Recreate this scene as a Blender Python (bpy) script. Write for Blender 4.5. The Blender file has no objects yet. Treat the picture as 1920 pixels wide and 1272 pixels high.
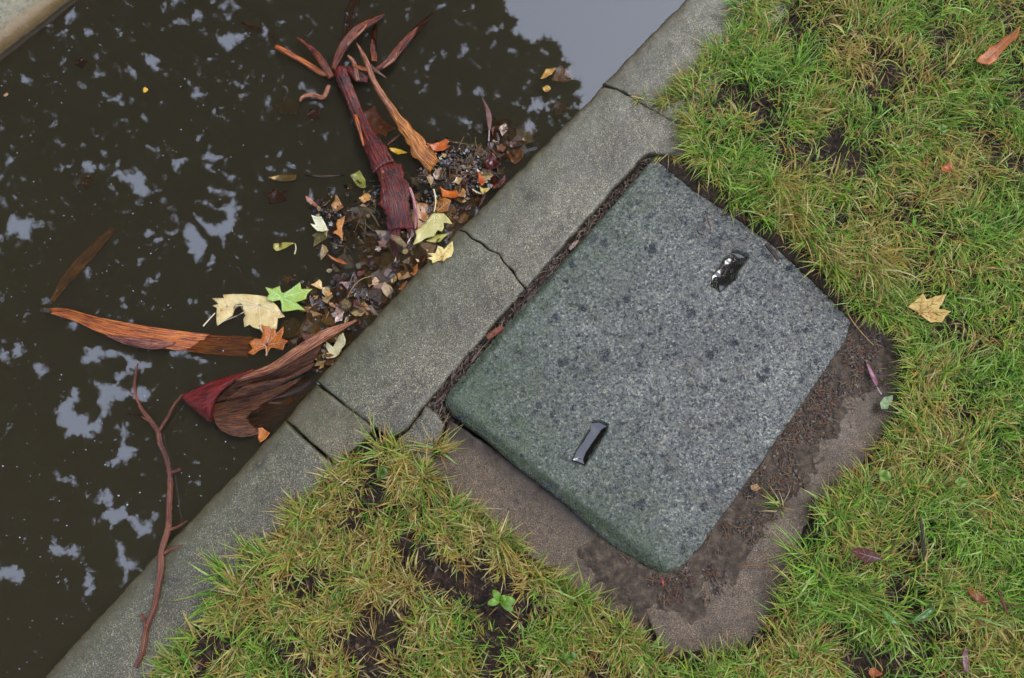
import bpy, bmesh, math, random
import numpy as np
from mathutils import Vector
from mathutils.geometry import delaunay_2d_cdt
random.seed(7); RNG = np.random.default_rng(7)
SC = bpy.context.scene; COL = SC.collection

# ------------------------------------------------------------------ camera, sky, sun, exposure
CAM_H, PITCH, F = 1.45, math.radians(14), 1600.0
cam = bpy.data.cameras.new('camera'); co = bpy.data.objects.new('camera', cam); COL.objects.link(co)
co.location = (0, 0, CAM_H); co.rotation_euler = (PITCH, 0, 0)
cam.sensor_width = 36; cam.lens = 36 * F / 1920; cam.clip_start = .05; cam.clip_end = 300
cam.dof.use_dof = True; cam.dof.focus_distance = 1.46; cam.dof.aperture_fstop = 5.0
SC.camera = co
SUN_EL, SUN_ROT = math.radians(58), math.radians(50)
w = bpy.data.worlds.new('World'); SC.world = w; w.use_nodes = True
nt = w.node_tree; bg = nt.nodes['Background']
sky = nt.nodes.new('ShaderNodeTexSky'); sky.sky_type = 'NISHITA'; sky.sun_disc = False
sky.sun_elevation = SUN_EL; sky.sun_rotation = SUN_ROT; sky.air_density = 1.0; sky.dust_density = 3.0; sky.ozone_density = 1.0
gm = nt.nodes.new('ShaderNodeMix'); gm.data_type = 'RGBA'; gm.inputs[0].default_value = .72
gm.inputs[7].default_value = (12.4, 14.2, 18.6, 1)      # even cloud deck over the blue
nt.links.new(sky.outputs[0], gm.inputs[6]); nt.links.new(gm.outputs[2], bg.inputs[0]); bg.inputs[1].default_value = .14
sl = bpy.data.lights.new('sun', 'SUN'); so = bpy.data.objects.new('sun', sl); COL.objects.link(so)
sl.energy = 1.5; sl.angle = math.radians(22); sl.color = (1, .97, .92)
_d = Vector((math.sin(SUN_ROT) * math.cos(SUN_EL), math.cos(SUN_ROT) * math.cos(SUN_EL), math.sin(SUN_EL)))
so.rotation_euler = _d.to_track_quat('Z', 'Y').to_euler(); so.location = (3, 3, 6)
SC.view_settings.view_transform = 'Standard'; SC.view_settings.look = 'None'
SC.view_settings.exposure = 0.36; SC.view_settings.gamma = 1
SC.render.engine = 'CYCLES'
SC.cycles.use_denoising = True; SC.cycles.transparent_max_bounces = 16; SC.cycles.volume_bounces = 1
SC.cycles.max_bounces = 6; SC.cycles.caustics_reflective = False; SC.cycles.caustics_refractive = False
ZW = -.026                                               # water level, kerb top is 0

# ------------------------------------------------------------------ helpers
CP, SP = math.cos(PITCH), math.sin(PITCH)
def PW(p, z=0.):                                         # pixel(s) of the 1920 px photograph -> ground plane at height z
    p = np.asarray(p, float); x = (p[..., 0] - 960) / F; y = -(p[..., 1] - 636) / F
    Y = CP * y + SP; Z = SP * y - CP
    t = (np.asarray(z) - CAM_H) / Z
    return np.stack([x * t, Y * t, np.broadcast_to(z, t.shape)], -1)
PXM = F / (CAM_H / CP)
def hsh(ix, iy, s):
    h = (ix.astype(np.int64) * 374761393 + iy.astype(np.int64) * 668265263 + s * 1274126177) & 0xffffffff
    h = ((h ^ (h >> 13)) * 1274126177) & 0xffffffff
    return ((h ^ (h >> 16)) & 0xffff) / 65535.
def vn(x, y, s=0):                                       # value noise, 0..1
    xi, yi = np.floor(x), np.floor(y); fx, fy = x - xi, y - yi
    fx = fx * fx * (3 - 2 * fx); fy = fy * fy * (3 - 2 * fy)
    a = hsh(xi, yi, s) * (1 - fx) + hsh(xi + 1, yi, s) * fx
    b = hsh(xi, yi + 1, s) * (1 - fx) + hsh(xi + 1, yi + 1, s) * fx
    return a * (1 - fy) + b * fy
def fbm(x, y, sc, o=4, s=0, g=.5):
    r = 0; a = 1; t = 0
    for k in range(o):
        r = r + a * vn(x * sc + 17.3 * k, y * sc - 9.1 * k, s + k); t += a; a *= g; sc *= 2.03
    return r / t
def seg_dist(P, poly, closed=True):
    poly = np.asarray(poly, float)[:, :2]; d = np.full(len(P), 1e9)
    n = len(poly)
    for i in range(n if closed else n - 1):
        a, b = poly[i], poly[(i + 1) % n]; ab = b - a; L = (ab ** 2).sum() + 1e-18
        t = np.clip(((P - a) @ ab) / L, 0, 1)
        d = np.minimum(d, np.hypot(P[:, 0] - a[0] - t * ab[0], P[:, 1] - a[1] - t * ab[1]))
    return d
def inside(P, poly):
    poly = np.asarray(poly, float)[:, :2]; r = np.zeros(len(P), bool); n = len(poly)
    for i in range(n):
        a, b = poly[i], poly[(i + 1) % n]
        c = ((a[1] > P[:, 1]) != (b[1] > P[:, 1]))
        with np.errstate(divide='ignore', invalid='ignore'):
            xx = (b[0] - a[0]) * (P[:, 1] - a[1]) / (b[1] - a[1]) + a[0]
        r ^= c & (P[:, 0] < xx)
    return r
def sdf(P, poly):                                        # >0 outside
    d = seg_dist(P, poly); return np.where(inside(P, poly), -d, d)
def sstep(a, b, x):
    t = np.clip((x - a) / (b - a), 0, 1); return t * t * (3 - 2 * t)
def mesh(name, v, f, uv=None, col=None, smooth=True):
    m = bpy.data.meshes.new(name); v = np.asarray(v, float)
    m.from_pydata([tuple(p) for p in v], [], [tuple(int(i) for i in q) for q in f])
    if uv is not None:
        l = m.uv_layers.new(name='uv'); idx = np.zeros(len(m.loops), np.int32); m.loops.foreach_get('vertex_index', idx)
        l.data.foreach_set('uv', np.asarray(uv, np.float32)[idx].ravel())
    if col is not None:
        a = m.color_attributes.new('tint', 'FLOAT_COLOR', 'POINT')
        c = np.ones((len(v), 4), np.float32); c[:, :np.asarray(col).shape[1]] = col; a.data.foreach_set('color', c.ravel())
    if smooth: m.polygons.foreach_set('use_smooth', np.ones(len(m.polygons), bool))
    m.update(); return m
def obj(name, me, mat, parent=None, loc=(0, 0, 0)):
    o = bpy.data.objects.new(name, me); COL.objects.link(o); o.location = loc
    if mat: me.materials.append(mat)
    if parent: o.parent = parent
    return o
def tag(o, label, cat, group=None):
    o['label'] = label; o['category'] = cat
    if group: o['group'] = group
    return o
def kind(o, k): o['kind'] = k; return o
def empty(name, loc, label, cat, group=None):
    o = bpy.data.objects.new(name, None); COL.objects.link(o); o.location = loc; o.empty_display_size = .02
    return tag(o, label, cat, group)
def cdt(loops, pts):                                     # triangulated interior of loops[0] with extra constraint loops and inner points
    V = []; E = []
    for lp in loops:
        s = len(V); V += [Vector(p[:2]) for p in lp]; E += [(s + i, s + (i + 1) % len(lp)) for i in range(len(lp))]
    V += [Vector(p[:2]) for p in pts]
    r = delaunay_2d_cdt(V, E, [list(range(len(loops[0])))], 1, 1e-7)
    return np.array([tuple(v) for v in r[0]]), [tuple(f) for f in r[2]]
def resample(poly, step, jit=0, seed=0, closed=True):
    poly = np.asarray(poly, float); out = []; n = len(poly)
    for i in range(n if closed else n - 1):
        a, b = poly[i], poly[(i + 1) % n]; k = max(1, int(np.hypot(*(b - a)[:2]) / step))
        for j in range(k): out.append(a + (b - a) * j / k)
    if not closed: out.append(poly[-1])
    out = np.array(out)
    if jit:
        s = np.arange(len(out)) * step
        out[:, 0] += (fbm(s, s * 0 + seed, 60, 3, seed) - .5) * jit; out[:, 1] += (fbm(s, s * 0 + seed + 5, 60, 3, seed + 9) - .5) * jit
    return out
def catmull(pts, n):
    p = np.asarray(pts, float); p = np.vstack([2 * p[0] - p[1], p, 2 * p[-1] - p[-2]]); k = len(p) - 3; out = []
    for u in np.linspace(0, k, n):
        i = min(int(u), k - 1); t = u - i; a, b, c, d = p[i:i + 4]
        out.append(.5 * (2 * b + (c - a) * t + (2 * a - 5 * b + 4 * c - d) * t * t + (3 * b - a - 3 * c + d) * t ** 3))
    return np.array(out)
class MB:                                                # collects pieces of ONE part
    def __init__(s): s.v = []; s.f = []; s.uv = []; s.c = []; s.n = 0
    def add(s, v, f, uv=None, c=None):
        v = np.asarray(v, float); s.v.append(v); s.f += [tuple(i + s.n for i in q) for q in f]
        s.uv.append(np.zeros((len(v), 2)) if uv is None else uv); s.c.append(np.ones((len(v), 3)) if c is None else np.broadcast_to(c, (len(v), 3))); s.n += len(v)
    def tube(s, pts, rad, seg=7, n=None, c=None, rough=0, seed=0):
        pts = np.asarray(pts, float); k = n or max(2, 4 * len(pts)); p = catmull(pts, k)
        r = np.interp(np.linspace(0, 1, k), np.linspace(0, 1, len(rad)), rad)
        t = np.gradient(p, axis=0); t /= np.linalg.norm(t, axis=1)[:, None] + 1e-12
        up = np.array([.13, .2, 1.]); a = np.cross(t, up); a /= np.linalg.norm(a, axis=1)[:, None] + 1e-9; b = np.cross(a, t)
        th = np.arange(seg) * 2 * math.pi / seg
        V = []; U = []
        for i in range(k):
            rr = r[i] * (1 + rough * (RNG.random(seg) - .5))
            V.append(p[i] + a[i] * (np.cos(th) * rr)[:, None] + b[i] * (np.sin(th) * rr)[:, None]); U.append(np.stack([np.full(seg, i / k), th / 6.28], 1))
        V = np.vstack(V + [p[:1], p[-1:]]); U = np.vstack(U + [np.zeros((2, 2))]); e0, e1 = k * seg, k * seg + 1
        Fc = [(i * seg + j, i * seg + (j + 1) % seg, (i + 1) * seg + (j + 1) % seg, (i + 1) * seg + j) for i in range(k - 1) for j in range(seg)]
        Fc += [(e0, (j + 1) % seg, j) for j in range(seg)] + [(e1, (k - 1) * seg + j, (k - 1) * seg + (j + 1) % seg) for j in range(seg)]
        s.add(V, Fc, U, c); return s
    def build(s, name, mat, parent=None, org=(0, 0, 0), loc=None, smooth=True):
        v = np.vstack(s.v) - np.asarray(org)
        return obj(name, mesh(name, v, s.f, np.vstack(s.uv), np.vstack(s.c), smooth), mat, parent, org if loc is None else loc)

# ------------------------------------------------------------------ materials
def L(r, g, b): return tuple(((c / 255) / 12.92 if c / 255 < .04045 else ((c / 255 + .055) / 1.055) ** 2.4) for c in (r, g, b)) + (1.,)
class N:
    def __init__(s, name):
        s.m = bpy.data.materials.new(name); s.m.use_nodes = True; s.t = s.m.node_tree; s.b = s.t.nodes['Principled BSDF']; s.out = s.t.nodes['Material Output']
        s.tc = s.t.nodes.new('ShaderNodeTexCoord')
    def n(s, ty, ins=None, **kw):
        x = s.t.nodes.new('ShaderNode' + ty)
        for k, v in kw.items(): setattr(x, k, v)
        for k, v in (ins or {}).items(): s.put(x.inputs[k], v)
        return x
    def put(s, sock, v):
        if isinstance(v, bpy.types.NodeSocket): s.t.links.new(v, sock)
        else: sock.default_value = v
    def noise(s, sc, det=4, rough=.55, vec=None, dist=0):
        x = s.n('TexNoise', {'Scale': sc, 'Detail': det, 'Roughness': rough, 'Distortion': dist}); s.t.links.new(vec or s.tc.outputs['Object'], x.inputs['Vector']); return x.outputs['Fac']
    def vor(s, sc, feat='F1', out='Distance', vec=None, rnd=1):
        x = s.n('TexVoronoi', {'Scale': sc, 'Randomness': rnd}, feature=feat); s.t.links.new(vec or s.tc.outputs['Object'], x.inputs['Vector']); return x.outputs[out]
    def ramp(s, f, stops, interp='LINEAR'):
        x = s.n('ValToRGB'); x.color_ramp.interpolation = interp; e = x.color_ramp.elements
        while len(e) < len(stops): e.new(.5)
        for k, (p, c) in zip(e, stops): k.position = p; k.color = c if hasattr(c, '__len__') else (c, c, c, 1)
        s.t.links.new(f, x.inputs[0]); return x.outputs[0]
    def mix(s, f, a, b, mode='MIX'):
        x = s.n('Mix', data_type='RGBA', blend_type=mode); s.put(x.inputs[0], f); s.put(x.inputs[6], a); s.put(x.inputs[7], b); return x.outputs[2]
    def mth(s, op, a, b=0., c=None):
        x = s.n('Math', operation=op); s.put(x.inputs[0], a); s.put(x.inputs[1], b)
        if c is not None: s.put(x.inputs[2], c)
        return x.outputs[0]
    def attr(s, name, out='Color'): return s.n('Attribute', attribute_name=name).outputs[out]
    def chan(s, c, i):
        x = s.n('SeparateColor'); s.put(x.inputs[0], c); return x.outputs[i]
    def bump(s, h, st, d, prev=None):
        x = s.n('Bump', {'Strength': st, 'Distance': d}); s.t.links.new(h, x.inputs['Height'])
        if prev is not None: s.t.links.new(prev, x.inputs['Normal'])
        return x.outputs[0]
    def fin(s, col, rough, nrm=None, spec=.5, trans=0):
        s.put(s.b.inputs['Base Color'], col); s.put(s.b.inputs['Roughness'], rough); s.b.inputs['Specular IOR Level'].default_value = spec
        if nrm is not None: s.t.links.new(nrm, s.b.inputs['Normal'])
        if trans:
            tr = s.n('BsdfTranslucent'); s.put(tr.inputs[0], col); mx = s.n('MixShader', {0: trans})
            s.t.links.new(s.b.outputs[0], mx.inputs[1]); s.t.links.new(tr.outputs[0], mx.inputs[2]); s.t.links.new(mx.outputs[0], s.out.inputs[0])
        return s.m

def concrete(name, lo, mid, hi, stain, moss, stain_amt=.8, fine=520, con=1., spec=.5):
    n = N(name)
    sp = n.mth('ADD', n.mth('MULTIPLY', n.noise(fine, 2, .7), .75), n.mth('MULTIPLY', n.vor(fine * 1.3, out='Color'), .25))
    g = n.ramp(sp, [(.30, (.02, .02, .019, 1)), (.41, lo), (.49, mid), (.57, mid), (.71, hi)])
    big = n.ramp(n.noise(7, 6, .65), [(.32, .62), (.5, .95), (.68, 1.25)])
    c = n.mix(1., g, big, 'MULTIPLY')
    sp2 = n.ramp(n.noise(80, 3, .6), [(.3, .8), (.7, 1.15)]); c = n.mix(1., c, sp2, 'MULTIPLY')
    at = n.attr('tint'); edge = n.chan(at, 0); mo = n.chan(at, 1)
    nz = n.noise(38, 5, .65)
    c = n.mix(n.ramp(n.mth('MULTIPLY', n.mth('ADD', mo, -.15), n.mth('MULTIPLY', nz, 2.)), [(.15, 0.), (.75, .75)]), c, moss)
    e = n.ramp(n.mth('ADD', edge, n.mth('MULTIPLY', n.mth('SUBTRACT', nz, .5), .9)), [(.25, 0.), (.95, stain_amt)])
    c = n.mix(e, c, stain)
    damp = n.ramp(n.noise(16, 6, .7, dist=1.5), [(.42, 1.), (.36, .55)]); c = n.mix(1., c, n.ramp(n.noise(15, 6, .72, dist=1.2), [(.34, .55), (.44, 1.)]), 'MULTIPLY'); c = n.mix(n.ramp(n.noise(48, 4, .7), [(.60, 0.), (.70, .45)]), c, moss)
    pits = n.ramp(n.noise(110, 3, .6), [(.27, .0), (.31, 1.)]); c = n.mix(n.mth('SUBTRACT', 1., pits), c, (.018, .017, .017, 1))
    nm = n.bump(n.noise(fine, 2, .7), .5 * con, .0012); nm = n.bump(n.noise(60, 3), .3, .003, nm)
    return n.fin(c, n.ramp(n.noise(26, 4), [(.3, .28), (.7, .52)]), nm, spec)
M = {}
M['kerb'] = concrete('kerb_concrete', L(54, 50, 39), L(94, 87, 67), L(184, 169, 136), L(62, 52, 22), L(64, 70, 42))
M['kerb_warm'] = concrete('kerb_concrete_brown', L(60, 53, 41), L(100, 89, 65), L(172, 156, 122), L(60, 48, 22), L(66, 66, 36))
M['frame'] = concrete('frame_concrete', L(56, 45, 34), L(94, 78, 61), L(152, 128, 96), L(46, 36, 28), L(62, 54, 36), .9, 620, .5, .22)
M['far_kerb'] = concrete('far_kerb_stone', L(84, 74, 38), L(118, 106, 66), L(150, 144, 116), L(120, 90, 40), L(150, 146, 130), .8, 120)

def slabmat():
    n = N('slab_concrete')
    gc = n.chan(n.vor(300, out='Color'), 0); g = n.ramp(n.mth('ADD', n.mth('MULTIPLY', gc, .30), n.mth('MULTIPLY', n.noise(200, 4, .8), .72)), [(.30, L(34, 35, 35)), (.42, L(84, 86, 83)), (.53, L(112, 112, 105)), (.62, L(124, 122, 110)), (.76, L(190, 182, 158))])
    c = n.mix(1., g, n.ramp(n.noise(7, 4), [(.3, .78), (.7, 1.2)]), 'MULTIPLY')
    warm = n.ramp(n.noise(22, 3, .6), [(.5, 0.), (.75, .5)]); c = n.mix(warm, c, L(104, 95, 80))
    at = n.attr('tint'); st = n.chan(at, 0); mo = n.chan(at, 1); ed = n.chan(at, 2)
    nz = n.noise(45, 5, .7)
    mm = n.ramp(n.mth('MULTIPLY', mo, n.mth('MULTIPLY', nz, 2.)), [(.2, 0.), (.8, .72)])
    c = n.mix(mm, c, n.mix(n.noise(200, 2), L(44, 62, 36), L(88, 104, 70)))
    c = n.mix(n.ramp(n.mth('ADD', ed, n.mth('MULTIPLY', n.mth('SUBTRACT', nz, .5), .8)), [(.35, 0.), (.95, .93)]), c, n.mix(n.noise(90, 3), L(26, 30, 20), L(52, 64, 24)))
    c = n.mix(st, c, n.mix(n.noise(120, 2), L(20, 22, 26), L(56, 60, 66)))
    nm = n.bump(n.vor(330), .8, .0030); nm = n.bump(n.noise(210, 4, .8), 1., .0030, nm)
    r = n.mix(st, n.ramp(n.noise(90, 3), [(.3, .25), (.7, .45)]), (.10, .10, .10, 1))
    return n.fin(c, r, nm, .6)
M['slab'] = slabmat()

def soilmat():
    n = N('wet_soil'); at = n.attr('tint'); mud = n.chan(at, 0)
    c = n.ramp(n.noise(120, 5, .7), [(.3, L(16, 11, 8)), (.5, L(46, 33, 24)), (.72, L(88, 66, 48))])
    md = n.ramp(n.noise(70, 5, .7), [(.3, L(44, 36, 30)), (.52, L(84, 71, 58)), (.75, L(120, 103, 86))])
    c = n.mix(mud, c, md)
    nm = n.bump(n.noise(130, 5, .75), 1., .007)
    return n.fin(c, n.ramp(n.noise(40, 3), [(.35, .38), (.65, .75)]), nm, .25)
M['soil'] = soilmat()
def bedmat():
    n = N('pond_bed'); c = n.ramp(n.noise(20, 5), [(.3, L(30, 26, 16)), (.7, L(70, 58, 36))]); return n.fin(c, .9)
M['bed'] = bedmat()

def watermat():
    n = N('pond_water'); t = n.t; t.nodes.remove(n.b)
    h = n.mth('ADD', n.noise(9, 2, .5), n.mth('MULTIPLY', n.noise(40, 2, .5), .12))
    nm = n.bump(h, .035, .006)
    fr = n.n('Fresnel', {'IOR': 1.9}); t.links.new(nm, fr.inputs['Normal'])
    gl = n.n('BsdfGlossy', {'Roughness': .0, 'Color': (1, 1, 1, 1)}); t.links.new(nm, gl.inputs['Normal'])
    tr = n.n('BsdfTransparent'); mx = n.n('MixShader'); t.links.new(fr.outputs[0], mx.inputs[0]); t.links.new(tr.outputs[0], mx.inputs[1]); t.links.new(gl.outputs[0], mx.inputs[2])
    t.links.new(mx.outputs[0], n.out.inputs[0])
    v = n.n('VolumePrincipled', {'Color': (.47, .40, .25, 1), 'Density': 32., 'Anisotropy': 0.}); t.links.new(v.outputs[0], n.out.inputs['Volume'])
    return n.m
M['water'] = watermat()
def puddle():
    n = N('slot_water'); nm = n.bump(n.noise(45, 1, dist=.6), .06, .003); n.b.inputs['IOR'].default_value = 1.75; return n.fin((.008, .007, .005, 1), .07, nm, .5)
M['puddle'] = puddle()

def grassmat():
    n = N('grass_blades'); c = n.attr('tint'); c = n.mix(1., c, n.ramp(n.noise(160, 2), [(.3, .75), (.7, 1.25)]), 'MULTIPLY')
    return n.fin(c, .45, None, .2, .4)
M['grass'] = grassmat()
def tintmat(name, rough=.45, spec=.5, trans=0, sc=200, b=.4):
    n = N(name); c = n.mix(1., n.attr('tint'), n.ramp(n.noise(sc, 4, .65), [(.3, .55), (.72, 1.4)]), 'MULTIPLY')
    return n.fin(c, rough, n.bump(n.noise(sc * 1.5, 3), b, .001), spec, trans)
M['debris'] = tintmat('wet_leaf_mould', .16, .6, 0, 120, .8)
M['chips'] = tintmat('mud_crumbs', .5)
M['foam'] = tintmat('foam', .3)

_lm = {}
def leafmat(c1, c2, spot=.3, rough=.3, trans=.18):
    k = (c1, c2, spot, rough)
    if k in _lm: return _lm[k]
    n = N('leaf_skin'); o = n.n('ObjectInfo').outputs['Random']
    c = n.mix(n.ramp(n.noise(55, 4, .6), [(.35, 0.), (.68, 1.)]), L(*c1), L(*c2))
    c = n.mix(n.ramp(n.noise(420, 2), [(.3, .18), (.7, 0.)]), c, L(*[int(x * .6) for x in c1]))
    if spot: c = n.mix(n.ramp(n.noise(140, 3, .6), [(.62, 0.), (.70, spot)]), c, L(70, 40, 18))
    nm = n.bump(n.vor(170, 'DISTANCE_TO_EDGE'), .25, .0015); nm = n.bump(n.noise(60, 3), .3, .003, nm)
    _lm[k] = n.fin(c, rough, nm, .5, trans); return _lm[k]
_bm = {}
def barkmat(c1, c2, c3, rough=.25, sc=1., pt=.16, sat=.8):
    k = (c1, c2, c3, rough)
    if k in _bm: return _bm[k]
    n = N('wet_bark'); uv = n.n('Mapping', {'Scale': (2.2, 26 * sc, 1)}); n.t.links.new(n.tc.outputs['UV'], uv.inputs[0])
    st = n.noise(1.6, 5, .65, uv.outputs[0], .4)
    pat = n.noise(28, 4, .6)
    c = n.ramp(n.mth('ADD', n.mth('MULTIPLY', st, 1 - pt), n.mth('MULTIPLY', pat, pt)), [(.37, L(*[int(x * .55) for x in c1])), (.44, L(*c1)), (.51, L(*c2)), (.60, L(*c3))])
    nm = n.bump(st, .7, .004); nm = n.bump(n.noise(45, 2, .5), .25, .006, nm)
    _bm[k] = n.fin(c, n.ramp(st, [(.3, rough), (.7, rough + .12)]), nm, .55); return _bm[k]
M['twig'] = barkmat((52, 22, 14), (112, 56, 36), (160, 104, 72), .28)
M['twig_dark'] = barkmat((30, 20, 14), (62, 42, 30), (110, 82, 62), .35)
def crownmat():
    n = N('tree_leaf'); return n.fin(n.mix(n.n('ObjectInfo').outputs['Random'], L(40, 62, 24), L(70, 84, 30)), .5, None, .4, .25)
M['crown'] = crownmat()
M['treebark'] = barkmat((60, 56, 46), (110, 104, 88), (150, 146, 128), .8)

# ------------------------------------------------------------------ outlines (pixels of the photograph -> real points)
CRACK = [(860, 431), (872, 435), (886, 448), (903, 454), (917, 468), (935, 476), (946, 493), (960, 507), (968, 523), (986, 541)]
SLAB = [(1214, 308), (1150, 384), (1085, 456), (1000, 553), (950, 608), (845, 730), (833, 745), (834, 762), (848, 778), (900, 817), (985, 888), (1060, 945), (1150, 1025), (1212, 1062), (1245, 1077), (1272, 1070), (1310, 1030), (1360, 960), (1420, 877), (1480, 792), (1540, 705), (1583, 642), (1596, 604), (1570, 574), (1520, 524), (1455, 464), (1375, 405), (1300, 356), (1245, 312), (1226, 300)]
K_TOP = [(1131, 158), (1180, 106), (1285, 0), (1412, -130), (1900, -630), (2090, -630), (1600, -130), (1500, 0), (1400, 110), (1322, 190), (1292, 239), (1250, 221), (1190, 185), (1158, 166)]
K_MAIN1 = [(1129, 163), (1040, 253), (940, 352), (862, 430)] + [(p[0] + 1, p[1] - .6) for p in CRACK[1:]] + [(1085, 428), (1150, 355), (1205, 296), (1216, 288), (1292, 296), (1300, 270), (1291, 240), (1250, 223), (1190, 187), (1156, 168)]
K_MAIN2 = [(858, 433), (780, 513), (680, 620), (592, 714), (640, 752), (701, 800), (727, 825), (763, 806), (776, 786), (797, 758), (860, 685), (984, 543)] + [(p[0] - .8, p[1] + 1.2) for p in CRACK[::-1][1:]]
K_FILL = [(591, 719), (534, 786), (583, 828), (632, 871), (668, 842), (704, 802), (650, 760)]
K_LOW = [(533, 789), (410, 920), (280, 1054), (150, 1195), (80, 1272), (-30, 1392), (-560, 1970), (-350, 1970), (180, 1392), (284, 1268), (322, 1222), (384, 1158), (480, 1045), (580, 940), (632, 880), (580, 832)]
F_CORNER = [(799, 761), (767, 806), (733, 828), (800, 880), (822, 830), (834, 796), (822, 775)]
F_LEFT = [(843, 786), (912, 831), (1005, 899), (1095, 968), (1167, 1028), (1170, 1075), (1188, 1110), (1215, 1190), (1180, 1200), (1000, 1090), (850, 940), (806, 878), (826, 830)]
F_BOT = [(1196, 1112), (1228, 1190), (1250, 1240), (1440, 1250), (1520, 1120), (1600, 980), (1690, 830), (1700, 680), (1625, 640), (1592, 650), (1500, 790), (1380, 965), (1290, 1085), (1240, 1100)]
SLOT1 = [(1374, 468), (1390, 470), (1405, 479), (1398, 493), (1384, 509), (1382, 522), (1362, 538), (1350, 548), (1333, 536), (1335, 516), (1350, 499), (1358, 484), (1370, 478)]
SLOT2 = [(1110, 789), (1126, 788), (1141, 795), (1138, 811), (1118, 842), (1096, 874), (1072, 864), (1078, 848), (1096, 818), (1108, 803)]
FAR = [(-1500, 1220), (-420, 392), (-160, 198), (-2, 78), (102, -2), (240, -108), (500, -310), (620, -560), (420, -420), (150, -250), (-60, -90), (-260, 60), (-560, 290), (-1500, 1000)]
LAWN_R = [(1900, -600), (1440, -130), (1396, 0), (1345, 95), (1300, 138), (1275, 165), (1240, 190), (1292, 240), (1292, 300), (1335, 345), (1400, 405), (1455, 445), (1510, 490), (1570, 545), (1610, 590), (1690, 622), (1695, 700), (1690, 780), (1640, 855), (1575, 920), (1525, 965), (1505, 1040), (1455, 1150), (1400, 1225), (1245, 1235), (1220, 1900), (2900, 1900), (2900, -600)]
LAWN_L = [(640, 868), (690, 838), (740, 832), (800, 878), (850, 935), (960, 1020), (1080, 1115), (1185, 1185), (1240, 1235), (1222, 1900), (-260, 1900), (180, 1400), (290, 1270), (392, 1160), (480, 1050), (580, 948)]
MUD = [(1596, 600), (1650, 625), (1650, 660), (1580, 730), (1500, 850), (1420, 970), (1340, 1095), (1290, 1130), (1225, 1118), (1180, 1080), (1165, 1036), (1212, 1062), (1245, 1077), (1310, 1030), (1420, 877), (1540, 705)]
GAP = [(1216, 290), (1230, 300), (1150, 390), (1000, 560), (850, 735), (845, 790), (808, 780), (798, 757), (986, 541), (1150, 357)]

def top_piece(name, poly_px, z0, depth, mat, label, rad=.0055, step=.006, jit=.0045, seed=0, moss=.2, wet_px=None, cat='kerb stone', rough=.0012, group=None, tilt=(0, 0)):
    lp = resample(PW(poly_px, z0)[:, :2], step * .8, jit, seed)
    org = lp.mean(0); mn, mx = lp.min(0), lp.max(0)
    gx, gy = np.meshgrid(np.arange(mn[0], mx[0], step), np.arange(mn[1], mx[1], step)); g = np.stack([gx.ravel(), gy.ravel()], 1)
    g += RNG.uniform(-.25, .25, g.shape) * step
    # keep off-boundary points, with two rings near the edge for the rounding
    d = sdf(g, lp); g = g[d < -rad * 1.15]
    rings = []
    tang = np.roll(lp, -1, 0) - np.roll(lp, 1, 0); tang /= np.linalg.norm(tang, axis=1)[:, None] + 1e-9; nr = np.stack([-tang[:, 1], tang[:, 0]], 1)
    area = .5 * np.sum(lp[:, 0] * np.roll(lp[:, 1], -1) - np.roll(lp[:, 0], -1) * lp[:, 1]); nr *= np.sign(area)
    for fct in (.12, .35, .7):
        r = lp + nr * rad * fct; dd = sdf(r, lp); rings.append(r[dd < -rad * fct * .8])
    v, f = cdt([lp], np.vstack([g] + rings))
    rad0 = rad; rad = np.where(seg_dist(v, PW(CRACK + [(1125, 165), (1158, 167), (1190, 186), (1292, 240)], 0)) < .0, .0018, rad) if False else np.where(np.minimum(seg_dist(v, PW(CRACK, 0), False), seg_dist(v, PW([(1125, 165), (1158, 167), (1190, 186), (1292, 240)], 0), False)) < .012, .0022, rad0)
    d = np.maximum(0, -sdf(v, lp)); t = np.clip(d / rad, 0, 1)
    z = z0 - rad * (1 - np.sqrt(np.clip(1 - (1 - t) ** 2, 0, 1)))
    z = z + (fbm(v[:, 0], v[:, 1], 14, 4, seed) - .5) * rough * 4 + (vn(v[:, 0] * 260, v[:, 1] * 260, seed + 3) - .5) * rough
    z = z + (v[:, 0] - org[0]) * tilt[0] + (v[:, 1] - org[1]) * tilt[1]
    tint = np.zeros((len(v), 3)); tint[:, 1] = moss
    if wet_px is not None:
        dw = seg_dist(v, PW(wet_px, z0), False); tint[:, 0] = np.clip(1.15 - dw / .040, 0, 1) ** 1.2; tint[:, 1] = np.clip(moss + .5 * (1 - dw / .12), 0, 1)
    # skirt
    bd = [i for i in range(len(v)) if d[i] < 1e-6]
    em = {}
    for q in f:
        for i in range(3):
            e = (q[i], q[(i + 1) % 3]); em[e] = 1
    be = [e for e in em if (e[1], e[0]) not in em]
    idx = {}; V3 = [tuple((a[0], a[1], b)) for a, b in zip(v, z)]; T = list(map(tuple, tint)); F_ = list(f)
    for e in be:
        for i in e:
            if i not in idx:
                idx[i] = len(V3); V3.append((v[i][0], v[i][1], z0 - depth)); T.append((1., 1., 0.))
    for a, b in be: F_.append((b, a, idx[a], idx[b]))
    V3 = np.array(V3) - np.array([org[0], org[1], 0])
    me = mesh(name, V3, F_, None, np.array(T))
    return tag(obj(name, me, mat, None, (org[0], org[1], 0)), label, cat, group)

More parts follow.
